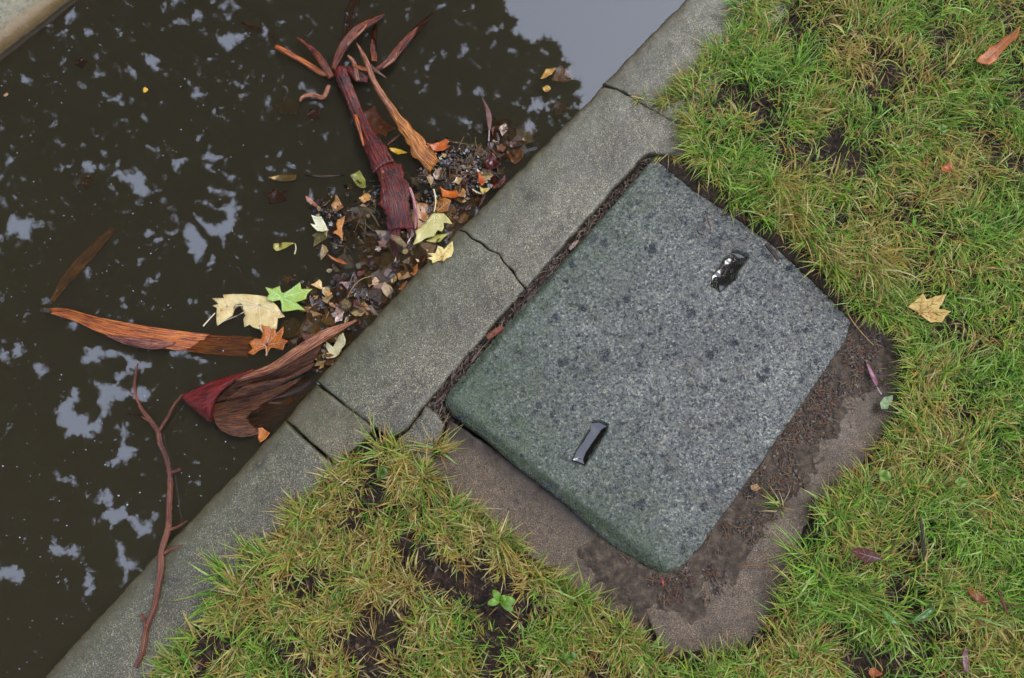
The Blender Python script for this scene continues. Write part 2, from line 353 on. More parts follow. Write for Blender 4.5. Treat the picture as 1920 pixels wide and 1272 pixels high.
OUTER = [(1900, -630), (1412, -130), (1285, 0), (1130, 160), (860, 433), (592, 714)]
OUTER2 = [(590, 720), (535, 787), (280, 1054), (80, 1272), (-30, 1392), (-560, 1970)]
top_piece('kerb_stone', K_TOP, .002, .3, M['kerb'], 'grey kerb block at the top edge, running out behind the grass past the joint', seed=1, wet_px=OUTER, moss=.12)
top_piece('kerb_stone', K_MAIN1, 0, .3, M['kerb'], 'long grey kerb block between the upper joint and the jagged crack beside the concrete cover', seed=1, wet_px=OUTER, moss=.18)
top_piece('kerb_stone', K_MAIN2, -.001, .3, M['kerb'], 'grey kerb block below the jagged crack with one pale yellow leaf at its edge', seed=1, wet_px=OUTER, moss=.25)
top_piece('kerb_stone', K_FILL, -.008, .3, M['kerb_warm'], 'short brownish filler block set low between two long kerb blocks', rad=.005, seed=5, wet_px=OUTER2, moss=.4)
top_piece('kerb_stone', K_LOW, 0, .3, M['kerb'], 'grey kerb block in the lower left with a bare twig lying across it', seed=6, wet_px=OUTER2, moss=.2)
top_piece('kerb_stone', FAR, 0, .3, M['far_kerb'], 'pale tan mossy kerb on the far bank in the top left corner', rad=.02, step=.012, seed=8, wet_px=FAR[:7], moss=.4)
top_piece('frame_slab', F_CORNER, -.004, .12, M['kerb'], 'small broken grey corner piece beside the lower corner of the concrete cover', rad=.005, seed=9, moss=.1, cat='concrete frame')
top_piece('frame_slab', F_LEFT, -.011, .12, M['frame'], 'brown wet concrete frame strip along the mossy edge of the cover', rad=.003, seed=10, moss=.1, wet_px=[F_LEFT[0], F_LEFT[2], F_LEFT[4]], cat='concrete frame')
top_piece('frame_slab', F_BOT, -.004, .12, M['frame'], 'muddy brown concrete frame around the far lower side of the cover', rad=.003, seed=11, moss=.05, cat='concrete frame')

# ------------------------------------------------------------------ the concrete cover
def cover():
    z0 = .005; step = .0032
    lp = resample(PW(SLAB, z0)[:, :2], .004, .0022, 3); org = lp.mean(0)
    root = empty('inspection_cover', (org[0], org[1], 0), 'large pitted grey concrete cover with two water filled lifting slots', 'concrete cover')
    mn, mx = lp.min(0), lp.max(0)
    gx, gy = np.meshgrid(np.arange(mn[0], mx[0], step), np.arange(mn[1], mx[1], step)); g = np.stack([gx.ravel(), gy.ravel()], 1) + RNG.uniform(-.3, .3, (gx.size, 2)) * step
    slots = [resample(PW(s, z0)[:, :2], .004, .0015, 5 + i) for i, s in enumerate((SLOT1, SLOT2))]
    inner = []
    for s in slots:
        c = s.mean(0); inner.append(c + (s - c) * (1 - .0050 / np.linalg.norm(s - c, axis=1)[:, None].clip(.004)))
    k = sdf(g, lp) < -.0015
    for s in slots: k &= ((sdf(g, s) > .002) | (sdf(g, s) < -.0065))
    v, f = cdt([lp] + slots + inner, g[k])
    _b = seg_dist(v, PW([(834, 755), (900, 817), (1060, 945), (1150, 1025), (1245, 1077)], z0), False); rad = .0022 + .0045 * sstep(.05, .015, _b)
    d = np.maximum(0, -sdf(v, lp)); t = np.clip(d / rad, 0, 1)
    z = z0 - rad * .9 * (1 - np.sqrt(np.clip(1 - (1 - t) ** 2, 0, 1)))
    x, y = v[:, 0], v[:, 1]
    # corners named along the slab: moss gathers on the low side
    pA, pB, pC, pD = [PW(np.array(p), z0)[:2] for p in ((1212, 310), (834, 755), (1245, 1077), (1593, 604))]
    dl = seg_dist(v, [pA, pB], False); db = seg_dist(v, [pB, pC], False)
    # rough eroded surface with smooth dark aggregate stones in it
    worn = fbm(x, y, 130, 3, 40)
    z = z + (fbm(x, y, 10, 3, 21) - .5) * .004 - np.clip(worn - .55, 0, 1) * .012 + (vn(x * 300, y * 300, 44) - .5) * .0022
    sp = np.zeros(len(v)); dep = np.zeros(len(v))
    n = 1250; cx = RNG.uniform(mn[0], mx[0], n); cy = RNG.uniform(mn[1], mx[1], n)
    for i in range(n):
        r = RNG.choice([.0022, .0032, .0045, .0065, .009], p=[.36, .34, .19, .085, .025]); a = RNG.uniform(0, 3.14); e = RNG.uniform(.5, .95)
        near = np.nonzero((np.abs(x - cx[i]) < .013) & (np.abs(y - cy[i]) < .013))[0]
        dx, dy = x[near] - cx[i], y[near] - cy[i]; u = dx * math.cos(a) + dy * math.sin(a); w_ = (-dx * math.sin(a) + dy * math.cos(a)) / e
        q = (np.hypot(u, w_) / r) * (1 + 1.3 * (vn(x[near] * 260 + i, y[near] * 260, 60) - .5))
        m_ = sstep(1.08, .9, q); lvl = RNG.choice([-.0036, -.0018, -.0002])
        sp[near] = np.maximum(sp[near], m_ * RNG.uniform(.1, 1.) ** 1.3); dep[near] = np.where(m_ > .02, lvl * m_, dep[near])
    z = z + dep
    # hairline crack across the middle
    ck = resample(PW([(1062, 566), (1090, 574), (1108, 588), (1120, 606), (1133, 622), (1155, 630), (1182, 632)], z0)[:, :2], .004, 0, 0, False); ck += RNG.uniform(-.0022, .0022, ck.shape); dc = seg_dist(v, ck, False); z -= np.clip(1 - dc / .0035, 0, 1) * .006
    ins = np.zeros(len(v), bool)
    for s, inn in zip(slots, inner):
        q = sdf(v, inn); b = q < 1e-6; z[b] = z0 - .022; ins |= b
        o = (sdf(v, s) < .0004) & ~b; z[o] = z0 - .001
    tint = np.zeros((len(v), 3)); tint[:, 0] = np.where(ins, 0, sp)
    tint[:, 1] = np.clip(.10 + .50 * np.exp(-dl / .11) + .60 * np.exp(-db / .10) + .25 * (fbm(x, y, 9, 3, 70) - .5), 0, 1)
    tint[:, 2] = np.clip(np.maximum(1.05 * (1 - dl / .013), 1.2 * (1 - db / .022)), 0, 1); dc2 = np.minimum(dc, seg_dist(v, PW([(980, 806), (1000, 812), (1014, 826), (1030, 842), (1052, 848)], z0), False)); tint[:, 2] = np.maximum(tint[:, 2], .85 * np.clip(1.2 - dc2 / .0024, 0, 1) * (.25 + .75 * sstep(.4, .6, vn(x * 70, y * 70, 88)))); tint[ins, 2] = 1.
    for s in slots: tint[np.abs(sdf(v, s)) < .0006, 2] = .75  # slot walls and rims: dark moss colour that also paints in the recess shade
    em = {}
    for q in f:
        for i in range(3): em[(q[i], q[(i + 1) % 3])] = 1
    be = [e for e in em if (e[1], e[0]) not in em]
    V3 = [(a[0], a[1], b) for a, b in zip(v, z)]; T = list(map(tuple, tint)); F_ = list(f); idx = {}
    for e in be:
        for i in e:
            if i not in idx: idx[i] = len(V3); V3.append((v[i][0], v[i][1], -.07)); T.append((0, 1, 1))
    for a, b in be: F_.append((b, a, idx[a], idx[b]))
    V3 = np.array(V3) - np.array([org[0], org[1], 0])
    obj('slab', mesh('slab', V3, F_, None, np.array(T)), M['slab'], root)
    for q_, s in zip((.0004, .0020), slots):
        c = s.mean(0); w2 = c + (s - c) * (1 - .0036 / np.linalg.norm(s - c, axis=1)[:, None].clip(.004)); st = .0022; m0, m1 = w2.min(0), w2.max(0)
        gx, gy = np.meshgrid(np.arange(m0[0], m1[0], st), np.arange(m0[1], m1[1], st)); g = np.stack([gx.ravel(), gy.ravel()], 1); g = g[sdf(g, w2) < -.001]
        vv, ff = cdt([w2], g); dd = -sdf(vv, w2)
        zz = z0 - .0105 + q_ * np.clip(1 - dd / dd.max(), 0, 1) ** 2 + .0004 * (vn(vv[:, 0] * 90, vv[:, 1] * 90, 9) - .5)
        obj('slot_water', mesh('slot_water', np.column_stack([vv - org, zz]), ff), M['puddle'], root)
cover()

# ------------------------------------------------------------------ ground, bed, water
def ground():
    ax = lambda a, b: np.concatenate([np.linspace(-24, a - .05, 30), np.arange(a, b, .005), np.linspace(b + .05, 24, 30)])
    xs, ys = ax(-1.2, 1.3), ax(-.45, 1.3); gx, gy = np.meshgrid(xs, ys); P = np.stack([gx.ravel(), gy.ravel()], 1); x, y = P[:, 0], P[:, 1]
    big = PW(LAWN_R, .0); z = np.full(len(P), -.4); mud = np.zeros(len(P))
    dk = PW([(1600, -130), (1292, 260), (986, 560), (632, 880), (180, 1392)], 0)[:, :2]
    # half plane of the land side, far beyond the picture
    a, b = PW((1412, -130), 0)[:2], PW((-30, 1392), 0)[:2]; dr = (b - a) / np.linalg.norm(b - a); nrm = np.array([-dr[1], dr[0]])
    if nrm @ (PW((1500, 700), 0)[:2] - a) < 0: nrm = -nrm
    s = (P - a) @ nrm                                     # metres inland from the water line
    fa, fb = PW((500, -310), 0)[:2], PW((-420, 392), 0)[:2]; fdr = (fb - fa) / np.linalg.norm(fb - fa); fn = np.array([-fdr[1], fdr[0]])
    if fn @ (PW((-200, -200), 0)[:2] - fa) < 0: fn = -fn
    s2 = (P - fa) @ fn
    far_in = (np.abs(x) > 1.6) | (y > 1.6) | (y < -.6)
    z = np.maximum(z, np.where(s > .22, -.07, -.4)); z = np.where(s2 > .1, np.maximum(z, -.005), z)
    def level(poly, lv, slope, m=0.):
        nonlocal z, mud
        d = np.maximum(0, sdf(P, PW(poly, 0))); zz = lv - d * slope
        mud = np.where(zz > z, m, mud); z = np.maximum(z, zz)
    z = np.where((s > .25) & far_in, np.maximum(z, 0), z)
    level(GAP, -.012, 1.2); level(LAWN_R, .004, 1.6); level(LAWN_L, .004, 1.6); level(MUD, .0015, .22, 1.)
    level([(1228, 304), (1300, 356), (1370, 394), (1450, 453), (1515, 506), (1566, 558), (1594, 604), (1640, 600), (1560, 520), (1470, 430), (1390, 370), (1300, 320), (1250, 298)], .004, 1.2, .4)
    lump = (fbm(x, y, 16, 4, 90) - .5) * .022 + (fbm(x, y, 60, 3, 95) - .5) * .020 + (vn(x * 130, y * 130, 97) - .5) * .006
    z = z + np.where(z > -.05, lump * np.where(mud > .5, .5, 1.), 0)
    # concrete must stay clear of the soil
    for poly, lv in ((SLAB, -.03), (K_TOP, -.06), (K_MAIN1, -.06), (K_MAIN2, -.06), (K_FILL, -.06), (K_LOW, -.06)):
        d = sdf(P, PW(poly, 0)); z = np.where(d < -.006, np.minimum(z, lv), z)
    nx, ny = len(xs), len(ys)
    f = [(j * nx + i, j * nx + i + 1, (j + 1) * nx + i + 1, (j + 1) * nx + i) for j in range(ny - 1) for i in range(nx - 1)]
    kind(obj('soil', mesh('soil', np.column_stack([P, z]), f, None, np.column_stack([mud, mud, mud])), M['soil']), 'structure')
    return xs, ys, z.reshape(ny, nx), a, b, fa, fb, nrm
GX, GY, GZ, KA, KB, FA, FB, KN = ground()
def gz(p):
    p = np.atleast_2d(p); i = np.clip(np.searchsorted(GX, p[:, 0]) - 1, 0, len(GX) - 2); j = np.clip(np.searchsorted(GY, p[:, 1]) - 1, 0, len(GY) - 2)
    return GZ[j, i]
def water():
    e = (KA - KB) / np.linalg.norm(KA - KB); n_ = -KN
    q = [KA + e * 9 + KN * .03, KB - e * 9 + KN * .03, FB - e * 9 + n_ * .06, FA + e * 9 + n_ * .06]
    q = [np.array(p) for p in q]
    V = [(p[0], p[1], ZW) for p in q] + [(p[0], p[1], -.36) for p in q]
    F_ = [(3, 2, 1, 0), (4, 5, 6, 7)] + [(i, (i + 1) % 4, 4 + (i + 1) % 4, 4 + i) for i in range(4)]
    me = mesh('water', V, F_, smooth=False); bm = bmesh.new(); bm.from_mesh(me); bmesh.ops.recalc_face_normals(bm, faces=bm.faces); bm.to_mesh(me); bm.free()
    kind(obj('water', me, M['water']), 'structure')
water()

# ------------------------------------------------------------------ leaves
def zz(ox, oy, sc): return lambda pts: [(ox + x / sc, oy + y / sc) for x, y in pts]
zA, zB, zC, zD = zz(440, 0, 2.65), zz(440, 240, 3.18), zz(40, 480, 2.65), zz(560, 640, 2.013)
zE, zF, zG, zH, zI = zz(780, 0, 3.556), zz(760, 220, 6.36), zz(560, 350, 6.7), zz(560, 500, 6.7), zz(1500, 500, 3.18)
zJ, zK = zz(1500, 880, 3.245), zz(1160, 0, 2.526)
def leaf(name, label, pts, z, c1, c2, cat='leaf', group=None, hub=None, stalk=None, curl=.004, tilt=(0, 0), spot=.3, rough=.28, wave=.0045, vein=None, th=.0006, trans=.18, seed=None, tips=None):
    seed = seed if seed is not None else int(pts[0][0] * 7 + pts[0][1]) % 997
    p = PW(pts, z)[:, :2]; org = p.mean(0); size = np.ptp(p, 0).max()
    lp = resample(p, max(.0025, size / 26), size * .02, seed); st = max(.003, size / 20); mn, mx = lp.min(0), lp.max(0)
    gx, gy = np.meshgrid(np.arange(mn[0], mx[0], st), np.arange(mn[1], mx[1], st)); g = np.stack([gx.ravel(), gy.ravel()], 1) + RNG.uniform(-.2, .2, (gx.size, 2)) * st
    g = g[sdf(g, lp) < -st * .35]; v, f = cdt([lp], g)
    hc = PW(hub, z)[:2] if hub else org; R = size * .55
    tp = [PW(t, z)[:2] for t in tips] if tips else []
    def hz(q):
        r = np.hypot(q[:, 0] - hc[0], q[:, 1] - hc[1]) / R
        h = curl * r ** 2 + (fbm(q[:, 0], q[:, 1], 2.2 / size, 3, seed) - .5) * 2 * wave + (q[:, 0] - org[0]) * tilt[0] + (q[:, 1] - org[1]) * tilt[1]
        for t in tp: h = h - .0012 * np.exp(-(seg_dist(q, [hc, t], False) / (.035 * size)) ** 2)
        return h
    h = hz(v); n = len(v); V = np.vstack([np.column_stack([v - org, h]), np.column_stack([v - org, h - th])]); em = {}
    for q in f:
        for i in range(3): em[(q[i], q[(i + 1) % 3])] = 1
    Fc = list(f) + [tuple(n + i for i in q[::-1]) for q in f] + [(b, a, n + a, n + b) for a, b in em if (b, a) not in em]
    mat = leafmat(c1, c2, spot, rough, trans); big = hub is not None or stalk is not None
    if not big: return tag(obj(name, mesh(name, V, Fc), mat, None, (org[0], org[1], z)), label, cat, group)
    root = empty(name, (org[0], org[1], z), label, cat, group); obj('blade', mesh('blade', V, Fc), mat, root)
    O3 = np.array([org[0], org[1], z]); cv = vein or tuple(min(255, int(x * .55 + 115)) for x in c2)
    if tp:
        mb = MB()
        for t in tp:
            ln = np.linspace(0, .93, 9)[:, None]; q = hc + (t - hc) * ln; mb.tube(np.column_stack([q - org, hz(q) + .0003]), [.0010 * (size / .1) ** .5, .0003], 5, 12)
            dirv = t - hc; pr = np.array([-dirv[1], dirv[0]])
            for k in (.3, .5, .7):
                for s_ in (1, -1):
                    a_ = hc + dirv * k; b_ = a_ + dirv * .17 * (1 - k * .5) + pr * s_ * .2 * (1 - k * .6); q = a_ + (b_ - a_) * np.linspace(0, 1, 4)[:, None]
                    if sdf(q, lp).max() < -.001: mb.tube(np.column_stack([q - org, hz(q) + .0002]), [.0005, .00025], 4, 5)
        mb.build('veins', leafmat(cv, cv, 0, .4), root)
    if stalk:
        sp = np.array(stalk, float); zs = np.linspace(.002, .004, len(sp)); q = np.column_stack([PW(sp[:, :2], z)[:, :2] - org, zs])
        MB().tube(q, [.0010, .0014, .0016], 6, 14).build('stalk', leafmat(cv, cv, 0, .35), root)
    return root
W1, W2 = ZW + .003, ZW - .006
CREAM, TAN, OCH, ORG, BRN, RED, YEL, PALE = (226, 205, 150), (200, 160, 96), (168, 118, 46), (184, 96, 26), (110, 62, 28), (92, 30, 18), (214, 186, 84), (222, 214, 160)
leaf('fallen_leaf', 'big cream maple leaf with brown specks floating under the bright green leaf',
     zC([(1208, 200), (1130, 192), (1060, 188), (1000, 190), (1005, 208), (945, 208), (978, 238), (948, 246), (970, 256), (965, 300), (968, 348), (1020, 312), (1046, 296), (1060, 262), (1085, 246), (1096, 270), (1112, 292), (1100, 312), (1104, 350), (1132, 340), (1152, 356), (1186, 366), (1200, 386), (1222, 356), (1268, 362), (1276, 310), (1310, 302), (1292, 280), (1272, 250), (1242, 226)]),
     ZW + .004, (232, 212, 152), (206, 170, 104), hub=zC([(1180, 240)])[0], tips=zC([(970, 340), (960, 250), (1010, 195), (1190, 375), (1105, 345), (1300, 300)]), stalk=zC([(965, 285), (930, 325), (907, 353)]), curl=-.002, spot=.75, wave=.006)
leaf('fallen_leaf', 'fresh bright green maple leaf lying on the big cream leaf in the water',
     zC([(1212, 156), (1246, 164), (1283, 148), (1292, 180), (1304, 184), (1345, 160), (1387, 128), (1390, 164), (1446, 164), (1420, 190), (1416, 215), (1362, 230), (1386, 250), (1412, 272), (1370, 268), (1330, 276), (1296, 278), (1292, 240), (1284, 217), (1250, 226), (1214, 216), (1232, 192)]),
     ZW + .011, (192, 210, 106), (166, 190, 84), hub=zC([(1294, 206)])[0], tips=zC([(1216, 158), (1386, 130), (1444, 165), (1410, 271), (1296, 276), (1216, 215)]), curl=.002, spot=0, wave=.004, vein=(196, 236, 170), trans=.3)
leaf('fallen_leaf', 'orange brown maple leaf against the end of the floating bark strip',
     zC([(1195, 345), (1215, 352), (1262, 346), (1265, 385), (1302, 350), (1302, 382), (1292, 410), (1330, 425), (1312, 442), (1302, 472), (1270, 460), (1240, 456), (1220, 492), (1210, 460), (1180, 470), (1152, 495), (1125, 482), (1150, 460), (1130, 430), (1160, 410), (1190, 412), (1202, 380)]),
     W1, (196, 108, 26), (150, 78, 20), hub=zC([(1215, 440)])[0], tips=zC([(1245, 350), (1302, 352), (1326, 426), (1130, 480), (1134, 432)]), stalk=zC([(1215, 445), (1221, 480), (1220, 500)]), spot=.4, curl=.003)
leaf('fallen_leaf', 'pale cream leaf half folded against the kerb beside the curled bark sheath',
     zC([(1520, 430), (1550, 455), (1568, 432), (1590, 405), (1612, 398), (1622, 430), (1617, 450), (1592, 470), (1582, 490), (1560, 505), (1520, 512), (1500, 490), (1530, 482), (1515, 452)]),
     ZW + .008, (226, 214, 164), (196, 176, 116), hub=zC([(1535, 490)])[0], tips=zC([(1612, 402), (1520, 434)]), curl=.008, spot=.2)
leaf('fallen_leaf', 'small orange brown leaf touching the filler kerb block at the water edge', zC([(1180, 858), (1200, 854), (1222, 872), (1240, 882), (1216, 912), (1190, 930), (1176, 905)]), W1, ORG, (200, 130, 60), curl=.006)
leaf('fallen_leaf', 'small pale yellow maple leaf lying on the kerb edge below the crack',
     zB([(1150, 750), (1196, 746), (1204, 728), (1212, 704), (1240, 712), (1248, 726), (1270, 700), (1300, 680), (1306, 730), (1290, 766), (1256, 780), (1244, 800), (1240, 786), (1210, 792), (1180, 810), (1176, 790), (1150, 780), (1182, 766)]),
     .003, (236, 214, 140), (222, 196, 112), hub=zB([(1238, 762)])[0], tips=zB([(1214, 708), (1300, 684), (1154, 752), (1182, 806)]), stalk=zB([(1238, 762), (1242, 785), (1246, 800)]), spot=.35, curl=.004, vein=(206, 150, 70))
leaf('fallen_leaf', 'large pale yellow green maple leaf folded over beside the kerb crack',
     zB([(1185, 505), (1246, 508), (1250, 516), (1282, 546), (1300, 578), (1246, 568), (1250, 600), (1236, 622), (1210, 614), (1190, 650), (1140, 662), (1110, 686), (1068, 710), (1086, 650), (1078, 620), (1130, 580), (1166, 530)]),
     ZW + .012, (204, 190, 120), (186, 176, 100), hub=zB([(1190, 508)])[0], tips=zB([(1075, 700), (1296, 576), (1240, 615), (1190, 645)]), stalk=zB([(1190, 505), (1200, 440), (1188, 370)]), spot=.2, curl=.003, wave=.006, vein=(226, 214, 164))
leaf('fallen_leaf', 'yellow green leaf tip showing under the large folded leaf by the kerb', zB([(1190, 640), (1240, 636), (1276, 630), (1252, 656), (1226, 682), (1184, 686), (1140, 680)]), ZW + .004, (188, 180, 92), (150, 142, 60), curl=.004)
leaf('fallen_leaf', 'brown orange maple leaf half under the water behind the large folded leaf',
     zB([(1078, 452), (1140, 450), (1192, 470), (1178, 440), (1222, 430), (1250, 420), (1292, 440), (1270, 500), (1186, 512), (1130, 580), (1090, 612), (1084, 540)]),
     ZW + .001, (176, 112, 40), (140, 84, 30), hub=zB([(1200, 500)])[0], tips=zB([(1082, 455), (1290, 438), (1090, 605)]), spot=.5, tilt=(.02, .03))
leaf('sunken_leaf', 'yellow ochre leaf under water between the folded leaf and the kerb', zB([(1236, 500), (1312, 468), (1326, 520), (1312, 585), (1290, 600), (1296, 560)]), ZW - .006, (196, 140, 50), OCH)
leaf('fallen_leaf', 'bone white leaf standing out of the water left of the dark bark sheath',
     zG([(180, 395), (240, 405), (296, 403), (318, 440), (340, 480), (358, 520), (372, 556), (310, 570), (262, 564), (230, 556), (190, 520), (160, 485), (216, 486), (196, 440)]), ZW + .008, (236, 230, 188), (222, 212, 160), hub=zG([(300, 545)])[0], tips=zG([(185, 398), (166, 486)]), spot=.1, curl=.006)
leaf('sunken_leaf', 'submerged lower half of the bone white leaf, olive under the water', zG([(160, 625), (232, 566), (310, 578), (372, 574), (362, 660), (290, 692), (180, 772), (192, 690), (206, 640)]), ZW - .004, (190, 176, 110), (170, 156, 90), tilt=(.05, .12))
leaf('fallen_leaf', 'curled orange leaf standing in the dark scraps right of the white leaf', zG([(490, 420), (545, 402), (585, 380), (572, 450), (548, 530), (560, 620), (562, 705), (520, 640), (440, 582), (492, 545), (472, 480)]), ZW + .007, (206, 142, 74), (176, 108, 50), curl=.005)
leaf('fallen_leaf', 'ochre brown leaf above the dark scraps left of the bark sheath', zG([(450, 190), (470, 120), (500, 140), (520, 180), (566, 262), (520, 300), (480, 330), (430, 300), (412, 245)]), ZW + .001, (172, 118, 54), (140, 88, 36), spot=.6)
leaf('fallen_leaf', 'tan leaf floating just left of the broad bark sheath', zG([(756, 155), (790, 130), (830, 96), (880, 100), (912, 135), (900, 180), (860, 185), (822, 212), (790, 190)]), W1, (206, 150, 78), (180, 120, 52))
leaf('bark_chip', 'small pinkish bark chip floating left of the leaf raft', zG([(92, 130), (152, 148), (242, 240), (228, 268), (160, 225), (98, 180)]), W1, (190, 128, 104), (150, 84, 60), cat='bark chip', th=.002)
leaf('fallen_leaf', 'narrow rusty leaf floating below the leaf raft over dark water', zG([(362, 858), (430, 890), (540, 918), (612, 982), (560, 976), (470, 942), (410, 915)]), W1, (146, 74, 28), (176, 98, 44), curl=.005)
leaf('fallen_leaf', 'bright orange curled leaf at the foot of the golden bark strip', zF([(236, 325), (330, 318), (400, 292), (480, 268), (532, 308), (484, 345), (542, 358), (460, 392), (360, 402), (310, 384), (298, 348)]), ZW + .009, (206, 110, 44), (176, 78, 24), curl=.012, wave=.006)
leaf('fallen_leaf', 'dark red folded leaf standing upright in the scraps near the kerb', zF([(955, 560), (985, 480), (1010, 428), (1062, 482), (1100, 540), (1142, 592), (1062, 622), (962, 652)]), ZW + .010, (84, 26, 18), (60, 22, 16), curl=.016, rough=.12)
leaf('fallen_leaf', 'ochre leaf lying flat under thin water where the kerb meets the pond', zF([(1195, 410), (1240, 392), (1292, 372), (1350, 384), (1412, 410), (1402, 482), (1350, 540), (1310, 572), (1262, 542), (1222, 470)]), ZW - .004, (170, 110, 50), (150, 92, 38), spot=.5)
leaf('fallen_leaf', 'curled dark brown leaf ring floating above the ochre leaf by the kerb', zF([(1190, 300), (1230, 305), (1290, 292), (1350, 305), (1376, 350), (1330, 372), (1262, 366), (1222, 340)]), ZW + .005, (84, 44, 26), (54, 34, 26), curl=.009, rough=.12)
leaf('fallen_leaf', 'pointed orange leaf floating above the brown maple leaf near the crack', zF([(412, 838), (470, 870), (530, 884), (612, 888), (652, 950), (596, 975), (520, 960), (440, 952), (428, 890)]), ZW + .004, (210, 108, 20), (176, 80, 16), curl=.006)
leaf('fallen_leaf', 'small upright orange leaf beside the red scraps at the kerb', zF([(868, 668), (900, 690), (932, 722), (950, 792), (900, 832), (870, 762)]), ZW + .007, (206, 96, 26), (168, 70, 22), curl=.008)
leaf('fallen_leaf', 'small pale yellow leaf at the water edge above the folded leaf', zF([(880, 828), (930, 846), (1012, 850), (990, 880), (960, 902), (922, 932), (900, 890)]), ZW + .005, (206, 184, 100), (186, 150, 70), stalk=zF([(905, 920), (850, 900), (800, 872)]))
leaf('fallen_leaf', 'dark brown triangular leaf leaning on the kerb edge', zF([(956, 888), (956, 960), (910, 1040), (850, 1102), (876, 1030), (910, 950)]), ZW + .014, (58, 26, 16), (80, 36, 20), tilt=(.15, 0))
leaf('fallen_leaf', 'dark leaf with a pink torn rim right against the kerb', zF([(1030, 850), (1100, 780), (1160, 725), (1184, 708), (1196, 750), (1130, 822), (1060, 872)]), ZW + .010, (124, 62, 44), (40, 20, 16), curl=.006, rough=.15)
leaf('sunken_leaf', 'red brown leaf just under the water beside the dark pink rimmed leaf', zF([(958, 702), (1020, 690), (1082, 720), (1104, 800), (1060, 836), (1000, 842), (962, 790)]), ZW - .003, (126, 48, 22), (96, 36, 18))
leaf('sunken_leaf', 'orange tan leaf under the water next to the kerb above the crack', zF([(615, 1245), (650, 1180), (700, 1138), (762, 1178), (740, 1230), (700, 1262), (650, 1275)]), ZW - .006, (188, 116, 46), OCH)
leaf('upright_leaf', 'lance shaped brown leaf standing on its stalk out of the water', zE([(440, 684), (460, 700), (482, 726), (500, 760), (506, 792), (498, 840), (488, 874), (478, 840), (468, 800), (464, 750)]), ZW + .02, (138, 96, 80), (104, 68, 54), stalk=zE([(488, 872), (487, 910), (485, 950)]), tilt=(0, .5), curl=.004)
leaf('fallen_leaf', 'yellow leaf tip poking out of the water far up beside the pale reflection', zE([(826, 530), (850, 490), (868, 458), (905, 460), (934, 462), (904, 498), (866, 522)]), ZW + .002, (196, 150, 62), (160, 108, 40), tilt=(.05, .03))
leaf('sunken_leaf', 'ochre brown maple leaf under the water beside the yellow leaf tip', zE([(900, 545), (930, 480), (962, 440), (985, 460), (1032, 458), (1036, 490), (1052, 522), (1000, 556), (960, 548)]), ZW - .007, (168, 112, 46), (140, 90, 36))
leaf('fallen_leaf', 'small curled yellow leaf floating in a ring of water near the pale reflection', zE([(842, 592), (868, 576), (892, 582), (900, 604), (876, 622), (852, 616)]), ZW + .004, (206, 164, 70), (120, 70, 26), curl=.006)
leaf('sunken_leaf', 'dim yellow lance shaped leaf floating alone in the middle of the water', zA([(172, 890), (200, 880), (240, 868), (310, 866), (302, 896), (240, 906), (205, 900)]), ZW - .003, (176, 140, 70), (140, 110, 50), tilt=(-.12, 0))
leaf('sunken_leaf', 'yellow green leaf edge rising from the water left of the white leaf', zA([(196, 1214), (240, 1205), (302, 1212), (262, 1232), (210, 1252), (194, 1238)]), ZW + .0, (172, 160, 70), (140, 126, 44), stalk=zA([(302, 1213), (306, 1240), (300, 1268)]))
leaf('fallen_leaf', 'slim yellow leaf between the dark sheath and the golden bark strip', zA([(765, 737), (795, 736), (822, 742), (862, 765), (812, 769), (778, 752)]), ZW + .004, (224, 176, 44), (196, 150, 30))
leaf('fallen_leaf', 'green and yellow leaf pressed flat left of the dark sheath neck', zA([(575, 880), (598, 862), (622, 850), (650, 895), (652, 938), (630, 936), (608, 924)]), ZW + .001, (146, 140, 44), (96, 96, 36), curl=.004)
leaf('sunken_leaf', 'rust orange maple leaf under water between the two bark pieces', zA([(636, 560), (668, 552), (700, 530), (704, 556), (722, 572), (746, 606), (802, 640), (764, 660), (752, 682), (712, 664), (688, 690), (682, 640), (646, 612)]), ZW - .009, (186, 92, 32), (150, 70, 24))
leaf('fallen_leaf', 'small orange triangle of leaf stuck on the broad dark sheath', zA([(730, 848), (752, 858), (774, 880), (752, 888), (732, 894)]), ZW + .031, (166, 88, 34), (140, 70, 28))
leaf('fallen_leaf', 'small white and orange curled leaf right of the bright green leaf', zH([(160, 240), (210, 210), (262, 165), (288, 190), (290, 250), (340, 300), (432, 350), (372, 392), (330, 340), (290, 290), (220, 262)]), ZW + .005, (226, 202, 140), (206, 130, 50), curl=.006)
leaf('sunken_leaf', 'ochre leaf under water just above the curled sheath lip', zH([(10, 800), (60, 760), (110, 640), (170, 700), (240, 720), (300, 800), (240, 860), (150, 870), (80, 810)]), ZW - .005, (170, 118, 54), (140, 92, 40))
leaf('sunken_leaf', 'rounded tan leaf under water below the spiky seed ball', zH([(275, 680), (320, 620), (360, 592), (420, 640), (470, 720), (420, 752), (350, 740)]), ZW - .004, (176, 128, 66), (150, 100, 46))
leaf('sunken_leaf', 'olive leaf under water below the bright green leaf tip', zH([(210, 430), (290, 400), (378, 440), (340, 520), (250, 540)]), ZW - .009, (140, 110, 50), (110, 90, 40))
leaf('fallen_leaf', 'orange leaf scrap at the kerb beside the sheath tail', zH([(1395, 95), (1440, 70), (1440, 20), (1500, -10), (1502, 60), (1460, 120)]), ZW + .005, (186, 108, 40), (140, 76, 28), curl=.008)
leaf('fallen_leaf', 'thin orange leaf edge along the kerb above the seed ball', zH([(1250, 296), (1275, 255), (1310, 215), (1370, 196), (1340, 250), (1290, 300)]), ZW + .004, (160, 92, 34), (120, 66, 24))
